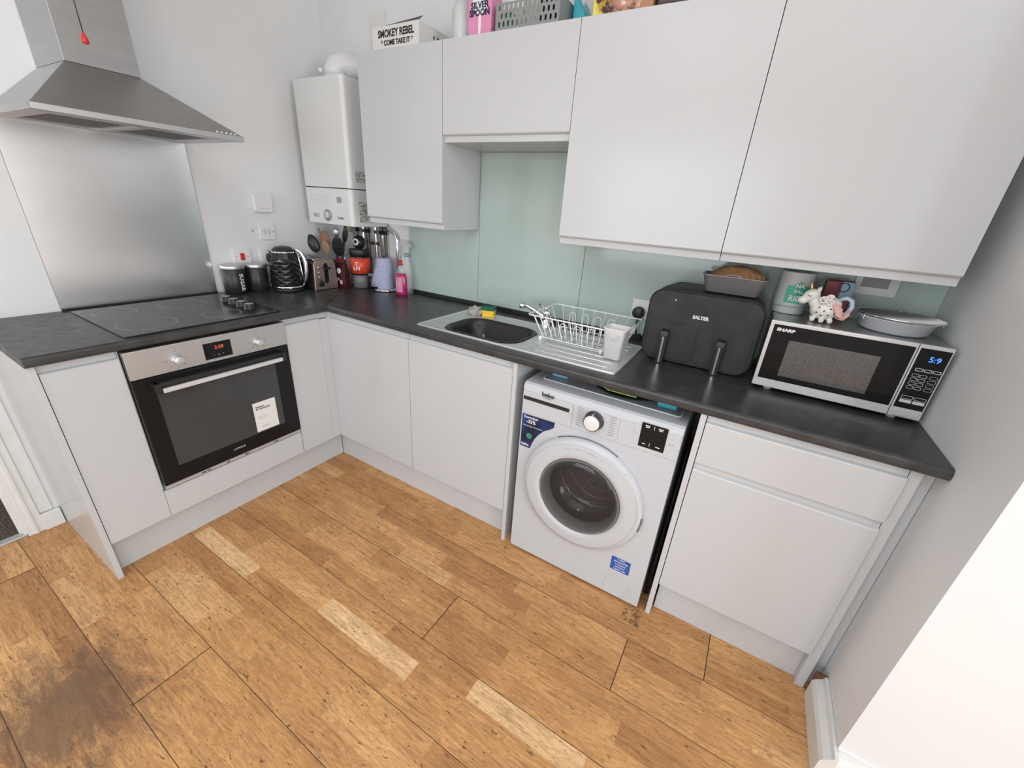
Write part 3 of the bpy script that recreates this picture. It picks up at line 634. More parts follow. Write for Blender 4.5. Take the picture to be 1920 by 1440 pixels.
# ------------------------------------------------------------------ canisters
def canister(x_, y_, lab, word=None):
    t_ = thing('canister', lab, 'canister', (x_, y_, ZT), 'black lidded canisters beside the kettle')
    obj('jar', B().lathe([(0, 0), (.051, 0), (.053, .003), (.054, .124), (.052, .126), (0, .126)], (x_, y_, ZT+.0005), n=40), black_p, t_)
    obj('lid', B().lathe([(0, .127), (.0555, .127), (.0565, .129), (.0565, .143), (.0545, .146), (.030, .148), (0, .148)], (x_, y_, ZT+.0005), n=40), steel, t_)
    return t_
c1_ = canister(.062, -.729, 'black sugar canister with steel lid, the left of the two')
canister(.070, -.614, 'black canister with steel lid next to the kettle')
# vertical lettering wrapped on the camera side of the first canister
vd = Vector((2.442-.062, -1.87+.729, 0)).normalized(); vd = Matrix.Rotation(math.radians(36), 3, 'Z') @ vd
side = Vector((-vd.y, vd.x, 0))
text('SUGAR', .028, Vector((.062, -.729, ZT+.062))+vd*.0545, (0, 0, -1), side, white_p, c1_, ext=.0006, bold=.0006)

# ------------------------------------------------------------------ kettle
kx, ky = .150, -.489
t = thing('kettle', 'black diamond textured kettle with chrome handle', 'kettle', (kx, ky, ZT))
obj('power_base', B().lathe([(0, 0), (.080, 0), (.083, .004), (.083, .014), (.078, .019), (0, .019)], (kx, ky, ZT+.0005), n=40), black_p, t)
obj('base_ring', B().lathe([(.060, .020), (.0835, .020), (.085, .024), (.083, .031), (.06, .031)], (kx, ky, ZT+.0005), n=40), chrome, t)
bm = bmesh.new(); nf = 20; rings = []
for i in range(13):
    f = i/12; z_ = ZT+.032+f*.175; rr_ = .083-.004*f-.017*f*f
    bmp = .0
    rings.append([bm.verts.new((kx+(rr_+(.0042 if 1 <= i <= 9 and (i+j) % 2 else 0))*math.cos(2*PI*j/nf), ky+(rr_+(.0042 if 1 <= i <= 9 and (i+j) % 2 else 0))*math.sin(2*PI*j/nf), z_)) for j in range(nf)])
for i in range(12):
    for j in range(nf):
        A, C2 = rings[i], rings[i+1]
        if (i+j) % 2 == 0: bm.faces.new((A[j], A[(j+1) % nf], C2[j])); bm.faces.new((A[(j+1) % nf], C2[(j+1) % nf], C2[j]))
        else: bm.faces.new((A[j], A[(j+1) % nf], C2[(j+1) % nf])); bm.faces.new((A[j], C2[(j+1) % nf], C2[j]))
bb = B(); bb.bm.free(); bb.bm = bm
obj('body', bb, mat('gloss black enamel', (0.012, 0.012, 0.012), 0.16), t)
obj('rim_ring', B().lathe([(.05, .2065), (.0625, .2065), (.0635, .210), (.0625, .2145), (.05, .2145)], (kx, ky, ZT+.0005), n=40), chrome, t)
ld = obj('lid', B().lathe([(0, .215), (.0605, .215), (.057, .224), (.044, .234), (.022, .240), (0, .241)], (kx, ky, ZT+.0005), n=40), black_p, t)
hd_ = Vector((.80, .60, 0)).normalized()
def kp(r_, z_): return (kx+hd_.x*r_, ky+hd_.y*r_, ZT+z_)
pr_ = [(.045, .228), (.070, .226), (.090, .212), (.103, .188), (.109, .155), (.109, .115), (.104, .080), (.095, .055), (.082, .045)]
obj('handle', B().tube([kp(*q) for q in pr_], [.007, .009, .011, .012, .012, .012, .011, .009, .006], 14), chrome, t)
obj('handle_frame', B().tube([kp(.070, .205), kp(.078, .16), kp(.083, .10), kp(.086, .05)], .0045, 8), chrome, t)
sp_ = -hd_
obj('spout', B().loft([[(kx+sp_.x*a+(-sp_.y)*b2, ky+sp_.y*a+sp_.x*b2, ZT+z_) for a, b2, z_ in lp] for lp in ([(.060, -.022, .165), (.064, 0, .160), (.060, .022, .165), (.050, 0, .165)], [(.062, -.018, .207), (.082, 0, .212), (.062, .018, .207), (.048, 0, .207)])], True, True, False), black_p, t)
obj('power_switch', B().cyl(kp(.082, .038), .006, .006, hd_, 12), white_p, t)

# ------------------------------------------------------------------ toaster
t = thing('toaster', 'black two slice toaster with bronze toned end panel', 'toaster', (.15, -.328, ZT))
obj('body', B().prism([(-.400, ZT+.008), (-.256, ZT+.008), (-.262, ZT+.150), (-.278, ZT+.170), (-.378, ZT+.170), (-.394, ZT+.150)], 'x', .022, .258, .006), black_p, t)
obj('foot', B().box(.04, .06, -.39, -.37, ZT+.0005, ZT+.009).box(.22, .24, -.39, -.37, ZT+.0005, ZT+.009).box(.22, .24, -.29, -.27, ZT+.0005, ZT+.009).box(.04, .06, -.29, -.27, ZT+.0005, ZT+.009), ink, t)
ep = obj('end_panel', B().prism([(-.405, ZT+.002), (-.250, ZT+.002), (-.258, ZT+.150), (-.272, ZT+.172), (-.384, ZT+.172), (-.398, ZT+.150)], 'x', .2585, .2715, .003), toast_m, t)
obj('top_trim', B().holed(rrect(.030, .255, -.388, -.268, .01), [rrect(.05, .235, -.362, -.338, .006), rrect(.05, .235, -.318, -.294, .006)], 'z', ZT+.1705, .004), steel, t)
obj('lever_slot', B().prism(rrect(-.337, -.310, ZT+.038, ZT+.152, .0134, 8), 'x', .2712, .2722), black_glass, t)
obj('lever', B().box(.2722, .292, -.345, -.302, ZT+.118, ZT+.130, .004), black_p, t)
for k in range(3): obj('button', B().cyl((.2712, -.370, ZT+.075+k*.027), .0072, .004, (1, 0, 0), 18, .001), chrome, t)
obj('browning_dial', B().cyl((.2712, -.366, ZT+.040), .018, .010, (1, 0, 0), 26, .002), black_p, t)

# ------------------------------------------------------------------ utensil pot and utensils
ux, uy = .125, -.165
tag(obj('utensil_pot', B().lathe([(0, 0), (.048, 0), (.05, .004), (.052, .135), (.050, .137), (.048, .135), (.046, .006), (0, .005)], (ux, uy, ZT+.0005), n=32), black_p), 'black utensil pot behind the toaster', 'utensil pot')
def px3(x_, z_, y_): return Vector((x_, y_, z_))
def utensil(name, lab, cat, tip, headf, hm, sm=steel, base=(ux, uy, ZT+.012)):
    t_ = thing(name, lab, cat, base)
    b0 = Vector(base); tp = Vector(tip)
    obj('handle', B().tube([b0, b0.lerp(tp, .5), tp], [.004, .005, .005], 8), sm, t_)
    obj('head', headf(tp, (tp-b0).normalized()), hm, t_)
    return t_
def head_ell(w_, h_, th_):
    def f(tp, d):
        v = CF.normalized(); X = d.cross(v).normalized(); N = X.cross(d)
        R_ = Matrix((X, d, N)).transposed(); return B().ball(tp+d*h_*.9, 1, (w_, h_, th_), rot=R_)
    return f
utensil('ladle', 'black ladle leaning left out of the utensil pot', 'ladle', (.040, -.205, 1.125), head_ell(.034, .056, .014), black_p, steel, (ux-.01, uy-.01, ZT+.012))
utensil('serving_spoon', 'brown headed spoon standing in the utensil pot', 'spoon', (.118, -.195, 1.165), head_ell(.030, .046, .007), wood_u, tan_u, (ux+.005, uy-.02, ZT+.012))
utensil('wooden_spatula', 'tan wooden spatula behind the brown spoon', 'spatula', (.135, -.205, 1.120), head_ell(.024, .042, .004), tan_u, tan_u, (ux+.02, uy-.02, ZT+.012))
utensil('slotted_turner', 'tall black turner on the right of the utensil pot', 'turner', (.205, -.180, 1.120), head_ell(.042, .062, .006), black_p, black_p, (ux+.02, uy+.01, ZT+.012))
utensil('masher', 'black utensil with a steel loop in the utensil pot', 'utensil', (.182, -.165, 1.225), head_ell(.020, .026, .010), steel, black_p, (ux+.015, uy+.02, ZT+.012))
utensil('skewer', 'thin steel skewer leaning against the wall in the utensil pot', 'skewer', (.020, -.165, 1.262), head_ell(.003, .012, .003), steel, steel, (ux-.02, uy+.015, ZT+.012))
utensil('tongs', 'black tongs standing at the back of the utensil pot', 'tongs', (.235, -.150, 1.200), head_ell(.018, .050, .006), black_p, black_p, (ux+.025, uy+.02, ZT+.012))

# ------------------------------------------------------------------ corner items
t = thing('glass_jug', 'clear glass jug with a black handle right of the toaster', 'jug', (.232, -.092, ZT))
obj('vessel', B().lathe([(0, 0), (.030, 0), (.034, .01), (.033, .12), (.028, .19), (.030, .235), (.028, .235), (.026, .19), (.031, .12), (.032, .012), (0, .006)], (.232, -.092, ZT+.0005), n=32), clear, t)
obj('handle', B().tube([(.220, -.122, 1.125), (.215, -.142, 1.10), (.213, -.146, 1.05), (.215, -.140, 1.00), (.220, -.125, .975)], .0055, 10), steel, t)
t = thing('coffee_bag', 'maroon foil packet standing in front of the red labelled tub', 'packet', (.275, -.215, ZT))
pk = [[(.270+w_*c_, -.215+d_*s_*.8+dy_, ZT+z_) for c_, s_ in ((-1, -1), (0, -1.25), (1, -1), (1, 1), (0, 1.25), (-1, 1))] for w_, d_, dy_, z_ in ((.045, .022, 0, .0005), (.047, .024, 0, .03), (.046, .020, 0, .10), (.042, .010, 0, .145), (.040, .002, 0, .165))]
obj('packet', B().loft(pk, smooth=False), maroon, t)
obj('seal_strip', B().box(.232, .308, -.2185, -.2115, ZT+.142, ZT+.170), mat('deep red foil', (0.30, .01, .015), .3), t)
obj('badge', B().cyl((.268, -.2330, ZT+.100), .017, .002, (0, -1, .05), 20), paper, t)
obj('print', B().box(.278, .298, -.2415, -.2385, ZT+.025, ZT+.048).box(.255, .270, -.2415, -.2385, ZT+.045, ZT+.058), mat('pale pink print', (.7, .45, .45), .5), t)
tag(obj('storage_tin', B().cyl((.325, -.118, ZT+.0005), .052, .078, bev=.004), rubber), 'dark grey tin under the red labelled tub', 'tin')
t = thing('drinks_tub', 'black tub with an orange red label and screw lid', 'tub', (.325, -.118, ZT+.079))
obj('body', B().lathe([(0, 0), (.056, 0), (.060, .006), (.060, .105), (.054, .112), (0, .112)], (.325, -.118, ZT+.0790), n=36), black_p, t)
obj('label_band', B().lathe([(.0600, .010), (.0608, .010), (.0608, .100), (.0600, .100)], (.325, -.118, ZT+.079), n=36), tubred, t)
obj('lid', B().lathe([(0, .113), (.058, .113), (.061, .116), (.061, .146), (.058, .150), (0, .150)], (.325, -.118, ZT+.079), n=36), black_p, t)
vd2 = Vector((2.442-.325, -1.87+.118, 0)).normalized(); sd2 = Vector((-vd2.y, vd2.x, 0))
text('T\nLN', .030, Vector((.325, -.118, ZT+.079+.054))+vd2*.0612-sd2*.022, sd2, (0, 0, 1), paper, t, ext=.0005, bold=.0008)
t = thing('kitchen_timer', 'round black and chrome timer on top of the tub', 'timer', (.325, -.118, ZT+.230))
obj('shell', B().ball((.327, -.118, ZT+.229+.0395), .039), mat('gloss black', (.02, .02, .02), .12), t)
fd = Vector((.30, -.95, .08)).normalized()
obj('dial_face', B().lathe([(0, 0), (.020, 0), (.020, .003), (0, .004)], Vector((.327, -.118, ZT+.2685))+fd*.0335, fd, 24), paper, t)
obj('dial_centre', B().cyl(Vector((.327, -.118, ZT+.2685))+fd*.0375, .009, .002, fd, 18), ink, t)
for x_, y_, h_, lab in ((.412, -.108, .075, 'small dark glass jar with dark lid beside the red labelled tub'),):
    t = thing('spice_jar', lab, 'jar', (x_, y_, ZT)); obj('jar', B().cyl((x_, y_, ZT+.0005), .026, h_, bev=.004), black_glass, t); obj('lid', B().cyl((x_, y_, ZT+h_+.001), .025, .018, bev=.003), rubber, t)

# paper towel
t = thing('towel_holder', 'steel upright paper towel holder near the boiler pipes', 'holder', (.498, -.085, ZT))
tx_, ty_ = .498, -.085
obj('base', B().lathe([(0, 0), (.066, 0), (.070, .003), (.070, .010), (.064, .014), (0, .015)], (tx_, ty_, ZT+.0005), n=40), chrome, t)
obj('pole', B().tube([(tx_, ty_, ZT+.014), (tx_, ty_, 1.245), (tx_, ty_, 1.262)], [.0055, .0055, .008], 14), chrome, t)
t = thing('paper_towel_roll', 'lilac paper towel roll with its loose end hanging', 'paper towel', (tx_, ty_, ZT+.016))
obj('roll', B().lathe([(.020, 0), (.048, 0), (.050, .01), (.047, .07), (.043, .175), (.041, .178), (.020, .178), (.020, 0)], (tx_, ty_, ZT+.016), n=36), lilac, t)
fdir = Vector((-.86, -.25, 0)).normalized(); fs = Vector((.45, -.89, 0))
loops = []
for k in range(6):
    f = k/5; z_ = ZT+.188-.165*f; r_ = .040+.045*f**1.4; p0 = Vector((tx_, ty_, z_))+fs*.044; p1 = p0+fdir*r_-fs*(.006*math.sin(k*1.7))
    loops.append([p0, p0.lerp(p1, .5)+fs*.003, p1, p1+Vector((0, .0025, 0)), p0.lerp(p1, .5)+fs*.003+Vector((0, .0025, 0)), p0+Vector((0, .0025, 0))])
obj('loose_sheet', B().loft([[tuple(q) for q in lp] for lp in loops]), lilac, t)

# bottles by the towel
def bottle_loops(cx_, cy_, z0, prof, n_=20):
    return [[(cx_+w_*math.cos(2*PI*i/n_)*(1 if abs(math.cos(2*PI*i/n_)) < .7 else .96), cy_+d_*math.sin(2*PI*i/n_), z0+z_) for i in range(n_)] for w_, d_, z_ in prof]
t = thing('cleaner_bottle', 'pink washing up liquid bottle with a red cap', 'bottle', (.662, -.112, ZT))
obj('body', B().loft(bottle_loops(.662, -.112, ZT, [(.036, .022, .0005), (.040, .025, .006), (.041, .026, .06), (.040, .025, .105), (.032, .021, .128)])), pink, t)
obj('shoulder', B().loft(bottle_loops(.662, -.112, ZT, [(.0325, .0215, .1285), (.022, .016, .155), (.014, .013, .172)])), clear, t)
obj('cap', B().lathe([(0, 0), (.0125, 0), (.0125, .012), (.010, .014), (.010, .028), (0, .030)], (.662, -.112, ZT+.173), n=20), red_p, t)
obj('front_label', B().loft([[(.662+a, -.112+b2, ZT+z_) for a, b2 in ((-.018, -.0262), (.006, -.0285), (.030, -.0222), (.030, -.0216), (.006, -.0279), (-.018, -.0256))] for z_ in (.022, .105)], smooth=False), pink_pr, t)
text('Pink\nStuff', .017, (.664, -.1415, ZT+.070), (1, .05, 0), (0, 0, 1), paper, t)
t = thing('spray_bottle', 'clear trigger spray bottle behind the pink bottle', 'bottle', (.640, -.040, ZT))
obj('body', B().loft(bottle_loops(.640, -.040, ZT, [(.034, .026, .0005), (.040, .028, .006), (.040, .028, .12), (.030, .022, .165), (.014, .013, .195), (.013, .012, .215)])), clear, t)
obj('collar', B().cyl((.640, -.040, ZT+.212), .0155, .022, bev=.002), grey_p, t)
obj('trigger_head', B().prism([(.572, 1.205), (.579, 1.226), (.612, 1.243), (.652, 1.240), (.678, 1.222), (.675, 1.206), (.656, 1.190), (.656, 1.173), (.627, 1.173), (.622, 1.195), (.604, 1.204), (.594, 1.150), (.586, 1.151), (.592, 1.200)], 'y', -.050, -.030, .002), clear_thin, t)

# ------------------------------------------------------------------ sink
sx0, sx1, sy0, sy1 = 1.163, 2.103, -.528, -.118
bxl, bxr, byf, byb = 1.262, 1.668, -.505, -.212
t = thing('inset_sink', 'stainless steel inset sink with drainer', 'sink', (1.63, -.32, ZT))
deck = B().holed(rrect(sx0, sx1, sy0, sy1, .014), [rrect(bxl, bxr, byf, byb, .09, 8)], 'z', ZT+.0003, .0028)
n_ = 48
obj('deck', deck, sink_m, t)
rim = B()
ro = rrect(sx0, sx1, sy0, sy1, .014); ri = rrect(sx0+.010, sx1-.010, sy0+.010, sy1-.010, .012)
rim.loft([[(x_, y_, ZT+.0031) for x_, y_ in ro], [(x_+(.0025 if x_ < 1.6 else -.0025), y_+(.0025 if y_ < -.3 else -.0025), ZT+.0065) for x_, y_ in ro], [(x_, y_, ZT+.0065) for x_, y_ in ri], [(x_+(.004 if x_ < 1.6 else -.004), y_+(.004 if y_ < -.3 else -.004), ZT+.0031) for x_, y_ in ri]], False, False, False)
obj('rolled_rim', rim, sink_m, t)
bl_ = []
for ins, z_ in ((-.006, .0036), (0, .0034), (.004, -.006), (.010, -.10), (.03, -.135), (.08, -.142)):
    bl_.append([(x_, y_, ZT+z_) for x_, y_ in rrect(bxl+ins, bxr-ins, byf+ins, byb-ins, max(.09-ins, .02), 8)])
obj('bowl', B().loft(bl_, False, True), sink_m, t)
gr_ = B()
for k in range(7):
    y_ = -.475+k*.052; gr_.loft([[(1.735+(.0 if k else .0), y_-.006, ZT+.0031), (1.735, y_+.006, ZT+.0031), (1.735, y_, ZT+.0035)], [(1.76, y_-.007, ZT+.0031), (1.76, y_+.007, ZT+.0031), (1.76, y_, ZT+.0062)], [(2.045, y_-.007, ZT+.0031), (2.045, y_+.007, ZT+.0031), (2.045, y_, ZT+.0062)], [(2.065, y_-.006, ZT+.0031), (2.065, y_+.006, ZT+.0031), (2.065, y_, ZT+.0035)]])
obj('drainer_ribs', gr_, sink_m, t)
ov = B().lathe([(0, .0032), (.016, .0032), (.017, .0044), (.013, .005), (0, .0045)], (1.640, -.503, ZT), n=24)
t = thing('washing_up_bowl', 'black oval washing up bowl sitting inside the sink', 'bowl', (1.465, -.36, ZT-.13))
wb_ = []
for ins, z_ in ((.006, .0042), (.014, .006), (.022, .002), (.030, -.02), (.045, -.110)): wb_.append([(x_, y_, ZT+z_) for x_, y_ in rrect(bxl+ins, bxr-ins, byf+ins, byb-ins, max(.10-ins, .03), 8)])
for ins, z_ in ((.050, -.106), (.036, -.02)): pass
obj('shell', B().loft(wb_, False, True), black_p, t)
obj('dishwater', B().prism(rrect(bxl+.040, bxr-.040, byf+.040, byb-.040, .07, 8), 'z', ZT-.085, ZT-.083), dirty_water, t)
for k, (x_, y_, a) in enumerate(((1.56, -.43, .4), (1.50, -.40, 1.2), (1.42, -.35, 2.2), (1.58, -.38, 2.8), (1.40, -.42, .1))):
    d = Vector((math.cos(a), math.sin(a), .25)).normalized()
    tag(obj('cutlery', B().tube([Vector((x_, y_, ZT-.085))-d*.05, Vector((x_, y_, ZT-.075)), Vector((x_, y_, ZT-.062))+d*.05], [.003, .003, .009], 8), grey_p), ('grey cutlery soaking in the black bowl, nearest the drainer', 'grey cutlery soaking at the middle front of the black bowl', 'grey cutlery soaking in the centre of the black bowl', 'grey cutlery soaking at the right back of the black bowl', 'grey cutlery soaking at the left front of the black bowl')[k], 'cutlery', 'cutlery soaking in the sink')
# tap
t = thing('mixer_tap', 'chrome mixer tap behind the dish rack', 'tap', (1.635, -.140, ZT))
obj('body', B().lathe([(0, 0), (.026, 0), (.026, .006), (.021, .010), (.020, .060), (.023, .068), (.020, .082), (0, .088)], (1.635, -.140, ZT+.0032), n=28), chrome, t)
obj('spout', B().tube([(1.635, -.140, ZT+.040), (1.605, -.145, ZT+.060), (1.570, -.150, ZT+.078), (1.535, -.155, ZT+.092), (1.512, -.158, ZT+.095)], [.014, .013, .012, .011, .0115], 16), chrome, t)
obj('nozzle', B().lathe([(0, 0), (.013, 0), (.0145, .004), (.0145, .020), (.012, .024), (0, .024)], (1.508, -.159, ZT+.078), n=20), chrome, t)
obj('lever', B().tube([(1.635, -.140, ZT+.088), (1.622, -.134, ZT+.096), (1.602, -.128, ZT+.102), (1.585, -.124, ZT+.106)], [.009, .007, .006, .007], 12), chrome, t)
# sponge and cloth
t = thing('sponge', 'yellow and green scourer sponge behind the sink bowl', 'sponge', (1.315, -.158, ZT+.003))
a_ = Matrix.Translation((1.318, -.160, ZT+.0035)) @ Matrix.Rotation(.35, 4, 'Z')
obj('foam', B().prism([(-.033, 0), (.033, 0), (.028, .015), (.035, .031), (-.035, .031), (-.028, .015)], 'y', -.024, .024, .002).xf(a_), yellow, t)
obj('scourer_pad', B().box(-.036, .033, -.024, .024, .0315, .048, .003).xf(a_ @ Matrix.Rotation(.0, 4, 'X')), scourer, t)
bm = bmesh.new(); bmesh.ops.create_icosphere(bm, subdivisions=4, radius=1)
from mathutils import noise as mn
for v in bm.verts:
    d_ = 1+.55*mn.noise(v.co*2.1)+.25*mn.noise(v.co*5); v.co = Vector((1.255+v.co.x*.040*d_, -.185+v.co.y*.030*d_, ZT+.021+max(v.co.z*.026*d_, -.0175)))
for f in bm.faces: f.smooth = True
bb = B(); bb.bm.free(); bb.bm = bm
tag(obj('dish_cloth', bb, cloth_m), 'crumpled grey dish cloth left of the sponge', 'cloth')

# ------------------------------------------------------------------ dish rack
rw = mat('white coated wire', (0.82, 0.83, 0.82), 0.3)
t = thing('dish_rack', 'white wire dish rack on the drainer', 'dish rack', (1.86, -.24, ZT+.004))
rx0, rx1, ry0, ry1, rz = 1.660, 2.074, -.385, -.100, 1.052
qx0, qx1, qy0, qy1, qz = 1.705, 2.035, -.352, -.130, .958
def loop3(x0_, x1_, ya, yb, z_, r_=.02): return [(x_, y_, z_) for x_, y_ in rrect(x0_, x1_, ya, yb, r_, 4)]
obj('rim', B().tube(loop3(rx0, rx1, ry0, ry1, rz), .0032, 8, True), rw, t)
ws = B(); ws.tube(loop3(qx0, qx1, qy0, qy1, qz), .0024, 8, True)
nw = 14
for k in range(nw):
    f = (k+.5)/nw; xt = rx0+.02+f*(rx1-rx0-.04); xb = qx0+.008+f*(qx1-qx0-.016)
    ws.tube([(xt, ry0, rz), (xb, qy0, qz+.006), (xb, qy0+.006, qz-.002), (xb, qy1-.006, qz-.002), (xb, qy1, qz+.006), (xt, ry1, rz)] if k % 2 == 0 else [(xb, qy0, qz), (xb, qy1, qz)], .0021, 6)
    if k % 2: ws.tube([(xt, ry0, rz), (xb, qy0, qz)], .0021, 6)
for s_ in (0, 1):
    for k in range(5):
        f = (k+.5)/5; yt = ry0+.02+f*(ry1-ry0-.04); yb_ = qy0+.01+f*(qy1-qy0-.02); ws.tube([((rx0, rx1)[s_], yt, rz), ((qx0, qx1)[s_], yb_, qz)], .0017, 6)
for yy_ in (-.285, -.20): ws.tube([(qx0, yy_, qz-.002), (qx1, yy_, qz-.002)], .0020, 6)
obj('wire_basket', ws, rw, t)
for yy_, zz, x_s in ((-.165, .082, [1.775, 1.835, 1.895, 1.955]), (-.325, .066, [1.735, 1.80, 1.865, 1.925])):
    for x_ in x_s:
        pts = [(x_-.015, yy_, qz), (x_-.015, yy_+.004, qz+zz-.014)]
        for q in range(1, 8): a = PI-q*PI/8; pts.append((x_+.015*math.cos(a), yy_+.004, qz+zz-.014+.015*math.sin(a)))
        pts += [(x_+.015, yy_+.004, qz+zz-.014), (x_+.015, yy_, qz)]
        obj('plate_divider', B().tube(pts, .0019, 6), rw, t)
for x_, y_ in ((qx0+.006, qy0+.006), (qx1-.05, qy0+.006), (qx0+.006, qy1-.006), (qx1-.006, qy1-.006)):
    obj('foot', B().lathe([(0, 0), (.006, 0), (.007, .004), (.0085, .016), (.006, .020), (0, .020)], (x_, y_, ZT+.0036), n=14), white_p, t)
t = thing('cutlery_cup', 'white plastic cutlery cup at the front corner of the dish rack', 'cutlery cup', (2.02, -.375, ZT+.006))
ccx, ccy = 2.040, -.360
def sq(w_, z_, d_=None): return [(ccx+x_, ccy+y_, z_) for x_, y_ in rrect(-w_, w_, -(d_ or w_), (d_ or w_), .012, 4)]
obj('cup', B().loft([sq(.032, ZT+.0080), sq(.042, 1.060), sq(.046, 1.064), sq(.046, 1.066), sq(.040, 1.066), sq(.031, ZT+.012)], True, True), white_p, t)
obj('clip', B().tube([(ccx-.02, ccy-.043, 1.045), (ccx-.018, ccy-.046, 1.028), (ccx, ccy-.047, 1.020), (ccx+.018, ccy-.046, 1.028), (ccx+.02, ccy-.043, 1.045)], .0022, 8), lgrey, t)
for i_, (dx_, dy_, hh_) in enumerate(((-.01, .01, 1.064), (.012, -.008, 1.068))): pass

# ------------------------------------------------------------------ air fryer
ax0, ax1, af = 2.116, 2.506, -.250
t = thing('air_fryer', 'large black dual drawer air fryer on the worktop', 'air fryer', (2.31, -.13, ZT))
fr = rrect(ax0, ax1, .945, 1.214, .050, 8)
lp1 = [(x_, af+.012, z_) for x_, z_ in fr]; lp0 = [(2.311+(x_-2.311)*.985, af, 1.08+(z_-1.08)*.98) for x_, z_ in fr]
lp2 = [(2.311+(x_-2.311)*.99, -.14, .945+(z_-.945)*1.02) for x_, z_ in fr]; lp3 = [(2.311+(x_-2.311)*.86, -.025, .945+(z_-.945)*1.03) for x_, z_ in fr]
obj('body', B().loft([lp0, lp1, lp2, lp3]), matt_black, t)
obj('trim_band', B().tube([(x_, af+.010, z_) for x_, z_ in rrect(ax0-.001, ax1+.001, .944, 1.215, .051, 8)], .0022, 6, True), black_p, t)
obj('foot', B().box(2.15, 2.18, -.22, -.19, ZT+.0005, .947).box(2.44, 2.47, -.22, -.19, ZT+.0005, .947).box(2.15, 2.18, -.08, -.05, ZT+.0005, .947).box(2.44, 2.47, -.08, -.05, ZT+.0005, .947), ink, t)
obj('panel_seam', B().box(ax0+.006, ax1-.006, af-.0008, af+.001, 1.1040, 1.1052), ink, t)
for (a, c, hxx) in ((2.130, 2.306, 2.199), (2.316, 2.492, 2.396)):
    d_ = obj('drawer', B().prism(rrect(a, c, .953, 1.098, .024, 6), 'y', af-.0035, af+.001, .0015), matt_black, t)
    h_ = obj('handle', B().prism([(af-.003, 1.070), (af-.034, 1.066), (af-.036, 1.050), (af-.030, .938), (af-.022, .938), (af-.012, 1.040), (af-.003, 1.046)], 'x', hxx-.014, hxx+.014, .002), black_p, d_)
    obj('handle_inlay', B().prism([(af-.0365, 1.046), (af-.0385, 1.046), (af-.0325, .941), (af-.0305, .941)], 'x', hxx-.003, hxx+.0035), chrome, h_)
text('SALTER', .0165, (2.307, af-.0006, 1.131), (1, 0, 0), (0, 0, 1), paper, t, ext=.0008, bold=.0008, sx=1.0)
obj('status_light', B().cyl((2.208, af-.0002, 1.182), .003, .0012, (0, -1, 0), 12), lgrey, t)
# loaf tin with paper
t = thing('loaf_tin', 'dull silver loaf tin on top of the air fryer', 'tin', (2.372, -.13, 1.219))
lx0, lx1, ly0, ly1 = 2.272, 2.482, -.205, -.075; lz = 1.2225
def tl(ins, z_, r_=.02): return [(x_, y_, z_) for x_, y_ in rrect(lx0+ins, lx1-ins, ly0+ins*.6, ly1-ins*.6, r_, 4)]
obj('tin_body', B().loft([tl(.018, lz), tl(.002, lz+.058), tl(-.003, lz+.059), tl(-.003, lz+.061), tl(.003, lz+.061), tl(.020, lz+.004)]), foil, t)
obj('wire_handle', B().tube([(2.345, -.207, lz+.058), (2.350, -.209, lz+.066), (2.375, -.210, lz+.069), (2.400, -.209, lz+.065), (2.405, -.207, lz+.056)], .002, 8), grey_p, t)
bm = bmesh.new(); bmesh.ops.create_uvsphere(bm, u_segments=44, v_segments=16, radius=1)
for v in bm.verts:
    a = math.atan2(v.co.y, v.co.x); pl_ = 1+.05*math.cos(a*22)*(1-abs(v.co.z)) if v.co.x > .1 else 1
    v.co = Vector((2.385+v.co.x*.092*pl_, -.140+v.co.y*.056*pl_, lz+.048+max(v.co.z, -.3)*.048+.006*mn.noise(v.co*3)))
bb = B(); bb.bm.free(); bb.bm = bm
tag(obj('paper_bag', bb, brown_bag), 'folded brown paper bag filling the loaf tin', 'paper bag')

# ------------------------------------------------------------------ microwave
mx0, mx1, mz0, mz1, mf = 2.5235, 2.9715, .9515, 1.178, -.310
t = thing('microwave', 'silver and black microwave against the side wall', 'microwave', (2.745, -.17, ZT))
obj('casing', B().box(mx0+.003, mx1-.002, mf+.016, -.030, mz0+.002, mz1-.001, .003), mat('grey steel casing', (.42, .42, .41), .28, .85), t)
for x_ in (2.575, 2.915):
    for y_ in (-.275, -.06): obj('foot', B().cyl((x_, y_, ZT+.0005), .012, .017), lgrey, t)
silver = mat('silver plastic', (.68, .68, .68), .3, .35)
dr = obj('door', B().box(mx0, 2.8945, mf, mf+.015, mz0, mz1, .002), silver, t)
obj('door_glass', B().box(mx0+.011, 2.8895, mf-.0012, mf+.001, mz0+.029, mz1-.011), black_glass, dr)
obj('door_window', B().box(2.588, 2.824, mf-.0018, mf-.0010, .999, 1.122), mwdoor, dr)
cp = obj('control_panel', B().box(2.8965, mx1, mf, mf+.015, mz0, mz1, .002), silver, t)
obj('panel_glass', B().box(2.900, mx1-.004, mf-.0012, mf+.001, mz0+.031, mz1-.010), black_glass, cp)
text('5:9', .022, (2.940, mf-.0014, 1.138), (1, 0, 0), (0, 0, 1), led_blue, cp, 'digits')
text('SHARP', .0135, (2.570, mf-.0014, 1.1515), (1, 0, 0), (0, 0, 1), paper, dr, ext=.0006, bold=.0007, sx=1.25)
obj('open_button', B().box(2.906, mx1-.008, mf-.003, mf, mz0+.005, mz0+.026, .001), silver, cp)
def frame_btn(xa, xb, za, zb_, th_=.0009): return (rrect(xa, xb, za, zb_, .0022, 3), rrect(xa+th_, xb-th_, za+th_, zb_-th_, .0016, 3))
bt = []
for k in range(3): bt.append((2.9085+k*.0195, 2.9085+k*.0195+.0175, 1.100, 1.109, .0016))
